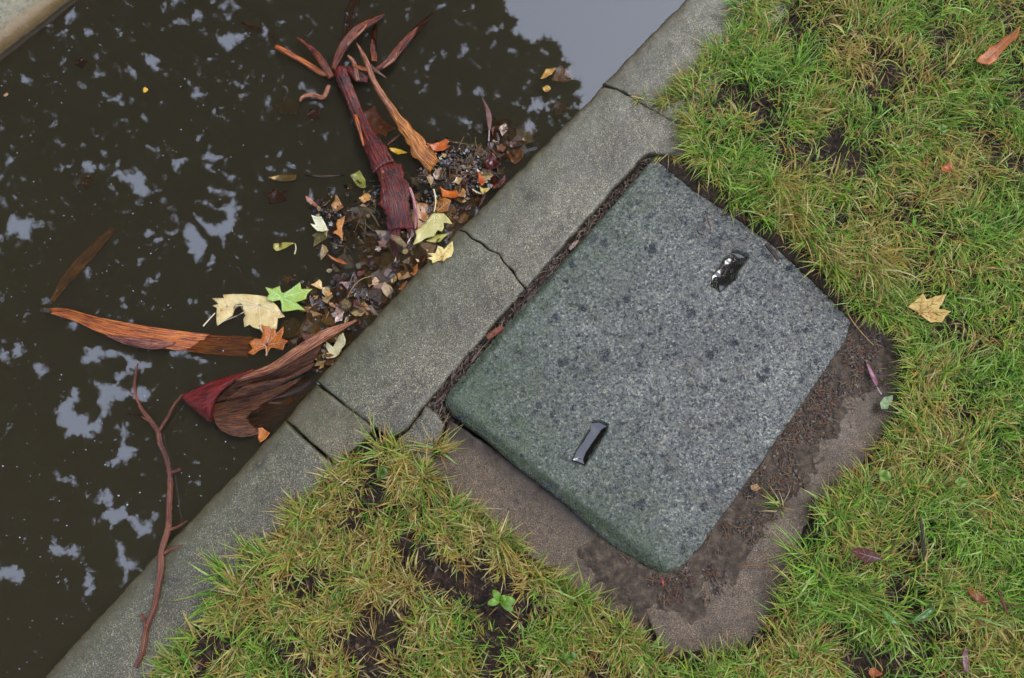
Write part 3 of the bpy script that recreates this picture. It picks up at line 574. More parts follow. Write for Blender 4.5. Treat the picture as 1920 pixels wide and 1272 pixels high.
leaf('sunken_leaf', 'small orange leaf under dark water between the seed ball and the kerb', zH([(880, 300), (930, 292), (985, 330), (1000, 370), (950, 390), (905, 360)]), ZW - .005, (190, 116, 46), (150, 90, 36))
leaf('sunken_leaf', 'brown leaf under water inside the mouth of the curled sheath', zC([(1190, 728), (1230, 705), (1288, 712), (1300, 672), (1340, 700), (1366, 736), (1300, 742), (1240, 738)]), ZW - .006, (140, 86, 36), (110, 66, 28))
# dim leaves lying on the bottom near the kerb, a few can be told apart
sk = [(735, 505, 30, OCH), (700, 540, 26, (150, 84, 30)), (800, 480, 24, (170, 110, 44)), (650, 540, 24, (120, 60, 24)), (560, 545, 20, (130, 60, 22)), (540, 525, 16, OCH), (590, 625, 26, (150, 100, 44)), (720, 590, 24, (110, 66, 28)), (690, 610, 20, (96, 54, 24)), (760, 540, 22, (120, 70, 28)),
      (640, 450, 20, (140, 84, 34)), (690, 470, 22, (120, 78, 34)), (850, 400, 20, (150, 84, 34)), (880, 345, 22, (140, 76, 30)), (660, 400, 22, (140, 90, 40)), (600, 385, 18, (120, 66, 28)), (160, 340, 22, (120, 82, 34)), (520, 370, 26, (110, 44, 18)), (590, 215, 18, (110, 36, 18)), (990, 245, 24, (120, 84, 34)), (930, 260, 18, (110, 72, 30)), (1050, 205, 22, (120, 80, 34)), (153, 118, 14, (90, 30, 14)), (540, 200, 30, (120, 84, 32))]
for i, (px, py, r, c) in enumerate(sk):
    n = 11; a0 = random.random() * 6; pts = [(px + r * (1 if k % 2 else .62) * random.uniform(.8, 1.15) * math.cos(a0 + k * 2 * math.pi / n), py + r * (1 if k % 2 else .62) * random.uniform(.6, 1.) * math.sin(a0 + k * 2 * math.pi / n)) for k in range(n)]
    leaf('sunken_leaf', 'dim brown leaf lying under the murky pond water', pts, ZW - random.uniform(.008, .017), c, tuple(int(x * .75) for x in c), group='dim leaves sunk in the pond', wave=.004, seed=i)
# leaves on the land
GL = .030
leaf('fallen_leaf', 'pale yellow dry maple leaf on the bare soil right of the cover', zI([(640, 245), (668, 218), (690, 200), (720, 168), (746, 202), (772, 196), (790, 186), (846, 180), (838, 222), (818, 260), (848, 262), (878, 280), (856, 300), (836, 336), (806, 332), (780, 338), (742, 305), (714, 275), (680, 258)]), GL, (222, 190, 112), (200, 160, 84), hub=zI([(722, 270)])[0], tips=zI([(644, 245), (720, 172), (842, 184), (874, 282), (832, 334)]), stalk=zI([(722, 270), (708, 280), (700, 296)]), spot=.3, curl=.010, rough=.5, vein=(176, 124, 60))
leaf('fallen_leaf', 'orange brown leaf lying in the grass near the top right corner', zK([(1688, 292), (1712, 262), (1740, 246), (1752, 220), (1776, 222), (1800, 200), (1822, 196), (1854, 174), (1852, 216), (1830, 230), (1802, 262), (1790, 290), (1752, 312), (1720, 302)]), .045, (184, 104, 38), (150, 76, 26), hub=zK([(1740, 280)])[0], tips=zK([(1850, 178), (1756, 224)]), curl=.012, rough=.4)
leaf('fallen_leaf', 'small bright orange leaf in the grass below the larger orange one', zK([(1514, 796), (1540, 786), (1562, 770), (1578, 792), (1576, 816), (1530, 820)]), .04, (176, 96, 34), (146, 74, 26), curl=.006)
leaf('fallen_leaf', 'maroon brown leaf caught in the grass right of the muddy frame', zJ([(268, 492), (310, 480), (372, 478), (420, 490), (462, 510), (504, 550), (450, 566), (400, 572), (340, 545)]), .034, (92, 48, 36), (70, 36, 28), hub=zJ([(500, 550)])[0], tips=zJ([(280, 492)]), curl=.008, rough=.4)
leaf('fallen_leaf', 'rusty brown pointed leaf in the grass near the lower right corner', zJ([(998, 720), (1040, 726), (1092, 744), (1142, 812), (1110, 820), (1070, 800), (1030, 760)]), .036, (150, 78, 34), (120, 58, 26), curl=.006, rough=.4)
leaf('fallen_leaf', 'small orange brown leaf in the grass at the very bottom', zJ([(408, 1240), (424, 1214), (446, 1204), (490, 1242), (464, 1262), (432, 1266)]), .034, (164, 88, 32), (130, 66, 26), curl=.006)
leaf('bark_chip', 'purple brown bark flake standing in the grass at the bottom right', zJ([(995, 1090), (1025, 1098), (1028, 1160), (1020, 1242), (992, 1222), (986, 1150)]), .034, (124, 86, 78), (96, 64, 58), cat='bark chip', th=.002)
leaf('fallen_leaf', 'thin purple lance shaped leaf on the mud right of the cover', zI([(394, 574), (412, 584), (440, 640), (466, 690), (456, 722), (432, 690), (408, 630)]), .012, (150, 96, 108), (120, 72, 84), stalk=zI([(456, 720), (468, 745), (480, 766)]), rough=.35)
leaf('fallen_leaf', 'pale green speckled leaf scrap at the edge of the mud', zI([(474, 815), (500, 780), (545, 770), (544, 810), (520, 850), (480, 850)]), .014, (168, 184, 140), (120, 150, 90), spot=.5)
leaf('fallen_leaf', 'small tan leaf scrap on the mud below the cover', zz(1100, 720, 2.305)([(705, 440), (735, 432), (752, 452), (730, 465), (708, 458)]), .012, (160, 124, 78), (130, 92, 54))
leaf('fallen_leaf', 'small red brown leaf on the needles under the low corner of the cover', zz(1100, 720, 2.305)([(318, 838), (328, 836), (338, 870), (326, 882)]), .012, (140, 50, 30), (120, 44, 28))
for k, (c, pts) in enumerate([((96, 134, 46), zJ([(480, 860), (515, 862), (548, 880), (580, 912), (608, 946), (560, 940), (525, 915)])), ((74, 112, 40), zJ([(654, 930), (690, 895), (742, 876), (790, 848), (816, 828), (818, 868), (780, 900), (720, 924)]))]):
    leaf('weed_leaf', ('light green broad weed leaf flat in the lower right grass', 'dark green weed leaf pointing up right beside the lighter one')[k], pts, .036, c, tuple(int(x * .8) for x in c), cat='weed', hub=pts[3], tips=[pts[0]], spot=0, curl=.004)
def weed(label, px, py, z, leaves, c):
    o = PW((px, py), z); root = empty('weed', tuple(o), label, 'weed'); mb = MB().tube([(0, 0, -.03), (0, 0, .0)], [.0012, .001], 5, 4); mb.build('stem', leafmat((70, 110, 50), (80, 120, 60), 0), root)
    for a, r, w_ in leaves:
        st = MB(); u = np.linspace(0, 1, 9); V = []; Fc = []
        for i, t in enumerate(u):
            cx, cy = math.cos(a) * r * t, math.sin(a) * r * t; wd = w_ * math.sin(math.pi * min(1, t * .92 + .08)) ** .7; h = .010 * math.sin(t * 2.2) - .006 * t
            for s_ in (-1, 0, 1): V.append((cx - math.sin(a) * wd * s_, cy + math.cos(a) * wd * s_, h + .003 * abs(s_)))
        for i in range(8):
            for s_ in (0, 1): Fc.append((i * 3 + s_, i * 3 + s_ + 1, i * 3 + s_ + 4, i * 3 + s_ + 3))
        me = mesh('leaf_blade', V, Fc); ob = obj('leaf_blade', me, leafmat(c, tuple(int(x * .8) for x in c), 0, .35, .25), root)
        sm = ob.modifiers.new('thickness', 'SOLIDIFY'); sm.thickness = .0005
weed('bright green plantain weed among the lower grass tufts', 938, 1125, .032, [(3.4, .022, .006), (2.2, .020, .006), (-.1, .026, .008), (-.7, .028, .006), (.5, .012, .005)], (116, 156, 40))
weed('round leaved clover weed between the tufts behind the lower kerb block', 716, 886, .032, [(a, .011, .006) for a in (.3, 1.7, 2.9, 4.2, 5.4)], (84, 112, 34))
weed('round leaved clover weed under the tuft by the brown frame', 822, 935, .030, [(a, .010, .005) for a in (.9, 2.4, 3.9, 5.2)], (88, 118, 36))
weed('small clover weed on the soil at the bottom edge', 1068, 1232, .030, [(a, .012, .006) for a in (.5, 2.6, 4.6)], (92, 124, 36))
weed('pale clover weed in the grass beside the muddy frame', 1655, 893, .036, [(a, .012, .007) for a in (.2, 2.2, 4.1)], (124, 150, 56))
weed('pale clover weed in the lower right grass by the thin twig', 1798, 905, .040, [(a, .010, .007) for a in (1.2, 3.1, 5.2)], (124, 148, 60))
weed('pale clover weed high in the right hand grass', 1764, 245, .044, [(a, .010, .006) for a in (1., 3.2, 5.0)], (118, 144, 54))

# ------------------------------------------------------------------ bark
def ribbon(mb, pts, widths, bow=.0, n=40, m=15, twist=0, ragged=0, seed=0, off=.0):
    """pts: (px, py, height over the water); widths in pixels."""
    p = np.array(pts, float); W3 = np.column_stack([PW(p[:, :2], ZW + p[:, 2])[:, :2], ZW + p[:, 2]]); c = catmull(W3, n)
    wd = catmull(np.column_stack([widths] * 2), n)[:, 0].clip(1.2) / PXM
    t = np.gradient(c, axis=0); t[:, 2] *= .2; t /= np.linalg.norm(t, axis=1)[:, None]; sd = np.stack([-t[:, 1], t[:, 0], t[:, 2] * 0], 1); sd /= np.linalg.norm(sd, axis=1)[:, None]
    V = []; U = []
    tw = twist if hasattr(twist, '__len__') else (twist, twist); tw = np.interp(np.linspace(0, 1, n), np.linspace(0, 1, len(tw)), tw)
    for i in range(n):
        for j in range(m):
            s = (j / (m - 1) - .5) * 2; r = 1 + ragged * 1.5 * (vn(np.array([i * .33]), np.array([0. if j < m / 2 else 9.]), seed)[0] + .35 * vn(np.array([i * .9]), np.array([4. if j < m / 2 else 7.]), seed)[0] - .7) * max(0, abs(s) - .3) / .7
            a = tw[i]; lx, lz = s * wd[i] / 2 * r, bow * wd[i] * (1 - s * s) + (.0016 * (vn(np.array([s * 5.]), np.array([i * .18]), seed + 1)[0] - .5) + .0022 * (vn(np.array([s * wd[i] * 420]), np.array([i * .09]), seed + 2)[0] - .5)) * (1 if wd[i] > .008 else .3)
            V.append(c[i] + sd[i] * (lx * math.cos(a) - lz * math.sin(a)) + np.array([0, 0, lx * math.sin(a) + lz * math.cos(a) + off])); U.append((i / n * 2.2 * max(.3, np.sum(np.linalg.norm(np.diff(c, axis=0), axis=1)) / .25), (s * wd[i] / .05 + 1) / 2))
    V = np.array(V); nn = len(V); low = V - np.array([0, 0, .0012]); f = []
    for i in range(n - 1):
        for j in range(m - 1): q = (i * m + j, i * m + j + 1, (i + 1) * m + j + 1, (i + 1) * m + j); f += [q[::-1], tuple(k + nn for k in q)]
    rim = [j for j in range(m)] + [i * m + m - 1 for i in range(1, n)] + [(n - 1) * m + j for j in range(m - 2, -1, -1)] + [i * m for i in range(n - 2, 0, -1)]
    f += [(rim[k], rim[(k + 1) % len(rim)], rim[(k + 1) % len(rim)] + nn, rim[k] + nn) for k in range(len(rim))]
    mb.add(np.vstack([V, low]), f, np.array(U + U)); return mb
def loft(mb, rows, n=34, m=22, th=.0016):
    R = np.array([catmull(np.array(r, float), m) for r in rows]); G = np.array([catmull(R[:, j], n) for j in range(m)]).transpose(1, 0, 2)
    P = np.concatenate([PW(G[..., :2], ZW + G[..., 2])[..., :2], (ZW + G[..., 2])[..., None]], -1)
    ii, jj = np.meshgrid(np.arange(n), np.arange(m), indexing='ij'); P[..., 2] += .0040 * (fbm(jj * .25, ii * 1., .8, 3, n + m) - .5) * np.sin(np.pi * ii / (n - 1))
    V = P.reshape(-1, 3); ln_ = np.linalg.norm(np.diff(P[n // 2], axis=0), axis=1).sum(); wd_ = np.linalg.norm(np.diff(P[:, m // 2], axis=0), axis=1).sum(); U = np.stack([jj.ravel() / m * ln_ / .11, ii.ravel() / n * wd_ / .045], 1); nn = len(V)
    du = np.gradient(P, axis=0).reshape(-1, 3); dv = np.gradient(P, axis=1).reshape(-1, 3); nr = np.cross(du, dv); nr /= np.linalg.norm(nr, axis=1)[:, None] + 1e-12
    if nr[:, 2].mean() < 0: nr = -nr
    f = []
    for i in range(n - 1):
        for j in range(m - 1): q = (i * m + j, i * m + j + 1, (i + 1) * m + j + 1, (i + 1) * m + j); f += [q[::-1], tuple(k + nn for k in q)]
    rim = [j for j in range(m)] + [i * m + m - 1 for i in range(1, n)] + [(n - 1) * m + j for j in range(m - 2, -1, -1)] + [i * m for i in range(n - 2, 0, -1)]
    f += [(rim[k], rim[(k + 1) % len(rim)], rim[(k + 1) % len(rim)] + nn, rim[k] + nn) for k in range(len(rim))]
    mb.add(np.vstack([V, V - nr * th]), f, np.vstack([U, U])); return mb
DK = barkmat((30, 7, 4), (82, 19, 11), (128, 44, 26), .08, .7); GO = barkmat((80, 36, 10), (170, 94, 26), (214, 146, 62), .2); OR2 = barkmat((110, 46, 10), (168, 82, 20), (196, 114, 38), .16, .6, .2)
BR = barkmat((30, 15, 7), (82, 44, 20), (132, 78, 40), .18, 1.3, .08); RD = barkmat((66, 11, 8), (112, 20, 14), (140, 36, 24), .12, .7, .05); PK = barkmat((92, 44, 24), (150, 84, 52), (204, 150, 112), .2); SPK = barkmat((44, 12, 7), (92, 32, 14), (158, 80, 34), .1)
def at(px, py, z=0.): return tuple(PW((px, py), ZW + z))
def piece(name, root, mat, *a, **k): 
    mb = MB(); ribbon(mb, *a, **k); o = Vector(root.location); return mb.build(name, mat, root, org=tuple(o), loc=(0, 0, 0))
r = empty('bark_sheath', at(700, 270), 'long dark red wet bark sheath with spiky splayed strands at its upper end', 'bark')
piece('upper_blade', r, DK, [(634, 128, .020), (642, 146, .021), (655, 178, .018), (668, 212, .015), (684, 248, .018), (702, 282, .022), (720, 314, .024)], [24, 30, 24, 24, 32, 42, 50], bow=.22, twist=(.5, .1), ragged=.25, seed=3)
piece('lower_blade', r, DK, [(708, 290, .020), (722, 316, .024), (736, 345, .026), (745, 378, .026), (750, 405, .022), (752, 432, .012)], [34, 48, 60, 64, 62, 46], bow=.18, ragged=.4, seed=5)
piece('tail', r, barkmat((60, 10, 10), (104, 26, 22), (130, 40, 30), .2), [(740, 410, .012), (740, 434, .004), (742, 462, -.004), (742, 484, -.007), (742, 500, -.011)], [26, 22, 19, 14, 4], bow=.1)
piece('raised_rim', r, barkmat((120, 60, 64), (176, 110, 104), (214, 170, 164), .15), [(768, 352, .03), (776, 376, .032), (780, 404, .028), (779, 430, .016)], [5, 6, 7, 3], bow=.3, n=24, m=7)
piece('raised_rim', r, OR2, [(666, 216, .026), (670, 230, .028), (676, 250, .028), (682, 274, .026)], [7, 8, 6, 4], bow=.3, n=24, m=7)
for nm, mt, pts, wd in [
    ('strand', SPK, [(624, 130, .022), (640, 94, .034), (666, 60, .034), (697, 40, .02), (720, 28, .006)], [9, 17, 18, 13, 3]),
    ('strand', PK, [(628, 118, .026), (650, 86, .036), (676, 60, .036), (688, 46, .03)], [3, 5, 5, 2]),
    ('strand', OR2, [(517, 87, .010), (538, 98, .010), (565, 113, .006), (598, 134, .002), (622, 148, -.004)], [10, 11, 11, 11, 9]),
    ('strand', SPK, [(556, 70, .012), (583, 91, .02), (602, 113, .022), (622, 146, .018)], [3, 11, 15, 13]),
    ('strand', SPK, [(700, 134, .014), (727, 117, .014), (749, 91, .007), (780, 57, -.002), (812, 24, -.010)], [8, 14, 16, 14, 5]),
    ('strand', PK, [(718, 128, .020), (738, 112, .02), (744, 101, .018)], [3, 6, 2]),
    ('strand', BR, [(648, 80, -.006), (656, 34, -.009), (668, -6, -.011)], [18, 22, 20]),
    ('strand', SPK, [(702, 116, .004), (700, 83, -.002), (704, 46, -.008)], [12, 14, 8]),
    ('strand', PK, [(562, 190, .006), (568, 182, .010), (584, 178, .010), (606, 182, .006), (617, 160, .004)], [4, 7, 9, 9, 8]),
    ('strand', SPK, [(453, 42, -.003), (481, 53, -.003), (520, 72, -.008)], [4, 6, 5]),
    ('strand', PK, [(652, 104, .03), (664, 119, .026), (671, 152, .016)], [3, 10, 8]),
    ('strand', OR2, [(662, 123, .026), (680, 129, .026), (702, 134, .018)], [5, 8, 6]),
    ('strand', BR, [(686, 114, .028), (702, 130, .026), (724, 146, .018)], [4, 7, 2]),
    ('strand', DK, [(727, 415, .014), (731, 430, .008), (732, 446, .001)], [8, 7, 2]),
    ('strand', DK, [(762, 418, .014), (767, 434, .008), (768, 446, .002)], [9, 7, 2]),
    ('strand', DK, [(774, 420, .016), (778, 436, .010), (780, 452, .003)], [6, 5, 2]),
    ('strand', DK, [(650, 128, .016), (668, 140, .016), (690, 150, .01)], [14, 26, 12])]:
    piece(nm, r, mt, pts, wd, bow=.22, n=30, m=7, twist=.25, seed=int(pts[0][0]))
r = empty('bark_strip', at(750, 220), 'golden brown bark strip tapering to a pale pointed tip beside the dark sheath', 'bark')
piece('strip', r, GO, [(700, 152, .042), (716, 178, .040), (738, 211, .036), (761, 241, .030), (777, 264, .026), (792, 289, .020), (816, 312, .006)], [10, 13, 17, 24, 31, 38, 28], bow=.22, twist=(.5, .15), ragged=.3, seed=11)
piece('tip', r, PK, [(668, 80, .05), (677, 96, .05), (688, 118, .048), (700, 150, .0445), (716, 178, .043), (734, 206, .039), (746, 224, .034)], [2, 7, 10, 11, 11, 9, 4], bow=.25, twist=.3, n=40, m=7)
r = empty('bark_strip', at(270, 630), 'long orange bark strip floating at the left, its right end under the murky water', 'bark')
mb = MB(); loft(mb, [[(80, 582, .004), (118, 579, .012), (191, 597, .016), (304, 616, .012), (385, 626, .001), (474, 632, -.007)],
                     [(84, 584, .002), (130, 589, .005), (195, 611, .008), (300, 634, .009), (385, 646, -.002), (472, 650, -.010)],
                     [(90, 587, .001), (140, 603, .001), (200, 629, .002), (295, 651, .006), (382, 664, -.006), (466, 670, -.014)]], 16, 50)
mb.build('strip', OR2, r, org=tuple(r.location), loc=(0, 0, 0))
mb = MB(); loft(mb, [[(196, 627, .003), (240, 632, .010), (290, 636, .014), (330, 642, .010)], [(200, 631, .003), (240, 640, .008), (290, 648, .012), (326, 646, .010)], [(206, 634, .0), (240, 648, .002), (290, 656, .004), (320, 650, .008)]], 10, 24)
mb.build('folded_edge', barkmat((62, 24, 18), (120, 58, 40), (170, 110, 84), .2), r, org=tuple(r.location), loc=(0, 0, 0))
MB().tube([np.array(at(76, 582, .001)) - np.array(r.location), np.array(at(84, 582, .003)) - np.array(r.location), np.array(at(96, 584, .005)) - np.array(r.location)], [.002, .005, .003], 8, 10).build('tip', M['twig_dark'], r)
r = empty('sunken_frond', at(150, 500), 'dim ochre frond under the water above the left end of the orange bark strip', 'frond')
piece('frond_blade', r, GO, [(96, 566, -.013), (122, 528, -.015), (150, 494, -.016), (182, 460, -.017), (214, 428, -.02)], [8, 20, 26, 22, 10], bow=.1)
r = empty('curled_sheath', at(480, 740), 'curled red brown bark sheath rolled open like a cone beside the kerb', 'bark')
O = tuple(r.location)
def part(nm, mat, rows, n=30, m=30, **k): mb = MB(); loft(mb, rows, n, m, **k); return mb.build(nm, mat, r, org=O, loc=(0, 0, 0))
part('outer_fold', RD, [[(340, 742, .020), (380, 722, .036), (425, 706, .045), (476, 692, .048)], [(344, 750, .022), (378, 740, .048), (412, 724, .058), (462, 700, .056)], [(356, 762, .016), (380, 764, .050), (400, 744, .060), (436, 716, .058)], [(372, 776, .008), (390, 786, .040), (398, 764, .050), (412, 738, .050)], [(390, 786, .002), (397, 792, .022), (400, 776, .036), (404, 756, .038)]])
part('lip', PK, [[(436, 706, .048), (500, 686, .050), (552, 652, .052), (606, 619, .048), (668, 600, .036)], [(440, 712, .054), (504, 694, .058), (560, 660, .060), (612, 627, .054), (668, 601, .036)], [(446, 716, .050), (508, 700, .050), (566, 668, .050), (620, 634, .046), (669, 602, .036)]], 14, 40)
part('inner_wall', BR, [[(448, 714, .052), (508, 699, .050), (562, 668, .048), (606, 640, .040)], [(436, 724, .040), (500, 708, .042), (556, 682, .040), (598, 662, .028)], [(416, 740, .026), (470, 728, .028), (520, 712, .026), (580, 690, .014)], [(402, 756, .016), (440, 746, .016), (486, 734, .014), (560, 706, .004)]], 30, 36)
part('inner_fold', BR, [[(456, 722, .046), (500, 714, .050), (540, 706, .046), (590, 680, .03)], [(450, 730, .050), (496, 722, .055), (534, 714, .05), (580, 694, .03)], [(420, 752, .030), (470, 742, .034), (510, 730, .030), (540, 714, .030)]], 16, 36)
part('lower_wall', BR, [[(402, 758, .018), (470, 740, .014), (530, 722, .006), (588, 700, -.004)], [(399, 776, .012), (450, 766, .006), (510, 756, -.003), (572, 740, -.012)], [(404, 794, .014), (440, 792, .006), (490, 788, -.006), (540, 778, -.016)], [(414, 806, .018), (440, 818, .016), (470, 818, .008), (505, 806, -.006)]], 34, 36)
# ------------------------------------------------------------------ twigs
def twig(label, main, rad, sides, mat, name='twig', part_name='side_shoot'):
    o = np.array(PW(np.array(main[len(main) // 2][:2]), 0.)); root = empty(name, tuple(o), label, 'twig')
    W3 = lambda pts: np.array([np.array([*PW(np.array(p[:2]), p[2])[:2], p[2]]) - o for p in pts])
    MB().tube(W3(main), rad, 9, 10 * len(main), rough=.28).build('stem', mat, root)
    for pts, rd in sides: MB().tube(W3(pts), rd, 7, 24, rough=.25).build(part_name, mat, root)
    return root
wz = lambda h: ZW + h
twig('bare red brown twig with a fork, lying from the water across the lower kerb block',
     [(258, 682, wz(.022)), (253, 714, wz(.008)), (254, 737, wz(.000)), (266, 767, wz(-.002)), (285, 793, wz(.003)), (297, 812, wz(.006)), (300, 831, wz(.006)), (310, 854, wz(.005)), (317, 880, wz(.006)), (319, 914, wz(.010)), (317, 960, wz(.020)), (315, 993, wz(.028)), (303, 1033, .0062), (302, 1067, .006), (296, 1100, .006), (290, 1137, .006), (275, 1177, .006), (267, 1223, .006), (255, 1251, .005)],
     [.0016, .0022, .0028, .0038, .0042, .0044, .0046, .0046, .0046, .0048, .005, .0052, .0052, .0052, .005, .0048, .0046, .0044, .0036],
     [([(297, 810, wz(.006)), (312, 787, wz(.010)), (327, 759, wz(.016)), (342, 740, wz(.02))], [.0032, .0028, .0022, .0018]),
      ([(251, 740, wz(-.001)), (229, 732, wz(-.006)), (202, 722, wz(-.012))], [.0024, .0022, .0016]),
      ([(318, 887, wz(.006)), (330, 884, wz(.008)), (337, 880, wz(.01))], [.0034, .003, .0036]),
      ([(318, 994, wz(.029)), (335, 987, wz(.034)), (351, 977, wz(.036))], [.0028, .0022, .0012]),
      ([(308, 1038, .008), (322, 1030, .010), (340, 1025, .012)], [.0028, .0022, .0012]),
      ([(274, 1175, .008), (270, 1162, .011), (264, 1153, .014)], [.003, .0028, .0032]),
      ([(267, 1228, .007), (271, 1228, .009), (275, 1226, .011)], [.002, .0016, .001]),
      ([(282, 792, wz(.003)), (262, 780, wz(-.002)), (240, 776, wz(-.006))], [.002, .0014, .001])], M['twig'])
twig('stubby dark twig lying on the upper right part of the cover', [(1436, 458, .016), (1448, 472, .018), (1460, 488, .016)], [.003, .0042, .003], [], M['twig_dark'])
twig('thin dark twig touching the grass at the upper edge of the cover', [(1352, 405, .016), (1368, 401, .018), (1388, 396, .020)], [.0016, .002, .0022], [([(1380, 398, .019), (1384, 404, .02), (1388, 408, .02)], [.0014, .001])], M['twig_dark'])
twig('tiny curved twig on the top corner of the cover', [(1325, 402, .014), (1328, 416, .015), (1334, 432, .014)], [.001, .0013, .0008], [], M['twig'])
twig('short hooked twig on the cover above the upper slot', [(1306, 428, .014), (1309, 436, .015), (1318, 441, .014)], [.0008, .0012, .0008], [], M['twig_dark'])
twig('thin straight twig floating half sunk in the middle of the water', [(572, 330, wz(-.003)), (610, 331, wz(.001)), (646, 329, wz(-.002))], [.0012, .002, .0012], [], M['twig_dark'])
twig('thin orange twig floating between the two bark pieces', [(726, 272, wz(.004)), (741, 260, wz(.008)), (755, 248, wz(.010))], [.0014, .0018, .001], [], M['twig'])
twig('dark upright twig in the lower right grass', [(1726, 972, .04), (1730, 1000, .046), (1732, 1030, .042), (1731, 1052, .034)], [.002, .0028, .003, .002], [], M['twig_dark'])
twig('forked brown twig in the grass near the bottom right edge', [(1872, 1108, .04), (1880, 1130, .044), (1888, 1150, .038)], [.0016, .0024, .002], [([(1881, 1132, .044), (1896, 1135, .046), (1915, 1138, .04)], [.0018, .0012])], M['twig'])
twig('short red brown bark stub wedged in the gap beside the cover', [(914, 634, .004), (926, 625, .007), (942, 614, .004)], [.0052, .006, .005], [], barkmat((96, 44, 28), (134, 74, 48), (160, 100, 72), .4))
twig('pale splinter of wood in the gap near the kerb crack', [(1068, 468, .0), (1075, 460, .003), (1084, 452, .0)], [.003, .0042, .002], [], barkmat((120, 90, 76), (166, 136, 118), (200, 176, 156), .5))
def seedball(label, px, py, rp, stalk, cap=None):
    o = np.array(PW((px, py), ZW + .004)); root = empty('seed_ball', tuple(o), label, 'seed ball'); R = rp / PXM; mb = MB()
    for i in range(150):
        t = math.acos(1 - 2 * (i + .5) / 150); ph = i * 2.39996; d = np.array([math.sin(t) * math.cos(ph), math.sin(t) * math.sin(ph), math.cos(t)]); a = np.cross(d, (.3, .5, .8)); a /= np.linalg.norm(a); b = np.cross(d, a)
        l = R * random.uniform(.9, 1.25); w_ = R * .16; c = random.uniform(.5, 1.3)
        mb.add([d * R * .5 + a * w_, d * R * .5 + b * w_, d * R * .5 - a * w_, d * R * .5 - b * w_, d * l], [(0, 1, 4), (1, 2, 4), (2, 3, 4), (3, 0, 4)], None, np.array([.20, .13, .05]) * c)
    mb.build('burr', M['chips'], root)
    q = [np.array(PW(np.array(p[:2]), ZW + p[2])) - o for p in stalk]; MB().tube(q, [.0011, .0009, .0008], 6, 24).build('stalk', leafmat((150, 112, 62), (170, 130, 76), 0), root)
    if cap: MB().tube([(0, R * .6, R * .6), (.001, R * 1.0, R * .8)], [R * .5, R * .6, R * .2], 8, 6).build('cap', leafmat((110, 34, 26), (130, 50, 36), 0), root)
seedball('spiky round seed ball with a long curved stalk floating near the kerb', 648, 572, 12, [(651, 560, .010), (660, 542, .020), (676, 525, .020), (700, 517, .012)])
seedball('small seed ball with a red cap close to the kerb', 678, 580, 7.5, [(682, 574, .010), (686, 573, .012), (689, 574, .012)], True)
leaf('petal', 'tiny yellow petal alone on the upper left water', zz(0, 0, 3.975)([(1068, 668), (1085, 655), (1105, 665), (1108, 685), (1088, 698), (1068, 690)]), W1, (226, 180, 70), (214, 160, 50), cat='petal', spot=0)
leaf('petal', 'tiny tan leaf scrap at the far left of the water', zz(0, 0, 3.975)([(30, 712), (48, 696), (66, 700), (68, 716), (50, 730), (34, 724)]), W1, (190, 150, 110), (160, 110, 80), cat='leaf scrap')
# strands of stalk on the mud
twig('long thin straw stalk lying on the soil from the cover corner', [(1586, 572, .016), (1593, 594, .014), (1612, 620, .013), (1638, 648, .012)], [.0008, .001, .0008], [], leafmat((176, 140, 90), (150, 110, 60), 0))
twig('dry orange stalk poking over the frame from the right hand grass', [(1386, 1062, .012), (1420, 1060, .016), (1458, 1064, .024)], [.0006, .001, .0012], [], leafmat((150, 100, 50), (120, 76, 36), 0))

# ------------------------------------------------------------------ foam specks on the water
mb = MB(); cnt = 0
wp = np.array([(0, 90), (100, 0), (1270, 0), (1120, 160), (860, 428), (590, 712), (80, 1268), (0, 1272)], float)
while cnt < 480:
    p = RNG.uniform((0, 0), (1290, 1272)); 
    if not inside(p[None], wp)[0]: continue
    if RNG.random() > (.9 if p[0] < 480 else .16): continue
    if vn(np.array([p[0] / 90.]), np.array([p[1] / 90.]), 5)[0] < .33: continue
    rr = RNG.choice([.0005, .0008, .0012, .002], p=[.5, .34, .14, .02]); c = PW(p, ZW)
    th = np.arange(8) * math.pi / 4; e = RNG.uniform(.7, 1); V = [(c[0], c[1], ZW + rr * .7)] + [(c[0] + rr * math.cos(t), c[1] + rr * e * math.sin(t), ZW + .0001) for t in th] + [(c[0] + .7 * rr * math.cos(t), c[1] + .7 * rr * e * math.sin(t), ZW + rr * .45) for t in th]
    mb.add(V, [(0, 9 + i, 9 + (i + 1) % 8) for i in range(8)] + [(1 + i, 1 + (i + 1) % 8, 9 + (i + 1) % 8, 9 + i) for i in range(8)], None, np.array([.40, .43, .46]) * RNG.uniform(.5, 1.1)); cnt += 1
kind(mb.build('foam_specks', M['foam']), 'stuff')

# ------------------------------------------------------------------ leaf mould on the water, crumbs and needles on the mud
LW = [PW(LAWN_R, 0)[:, :2], PW(LAWN_L, 0)[:, :2]]
def scrap(mb, c, s, col, thin=.25):
    k = random.randint(4, 6); a0 = random.random() * 6; el = random.uniform(.35, 1); ph = random.random() * 3.14; V = []
    for i in range(k):
        a = a0 + i * 6.283 / k; r = s * random.uniform(.6, 1.1); u, v = r * math.cos(a), r * el * math.sin(a); V.append((c[0] + u * math.cos(ph) - v * math.sin(ph), c[1] + u * math.sin(ph) + v * math.cos(ph), c[2] + random.uniform(-1, 1) * s * thin))
    V += [(x, y, z - s * .15) for x, y, z in V]
    mb.add(V, [tuple(range(k)), tuple(range(2 * k - 1, k - 1, -1))] + [((i + 1) % k, i, k + i, k + (i + 1) % k) for i in range(k)], None, col)
mb = MB()
DC = [(.012, .009, .007), (.016, .011, .008), (.02, .014, .01), (.035, .02, .012), (.07, .03, .014), (.13, .06, .02), (.16, .1, .04), (.02, .018, .018), (.05, .04, .014)]
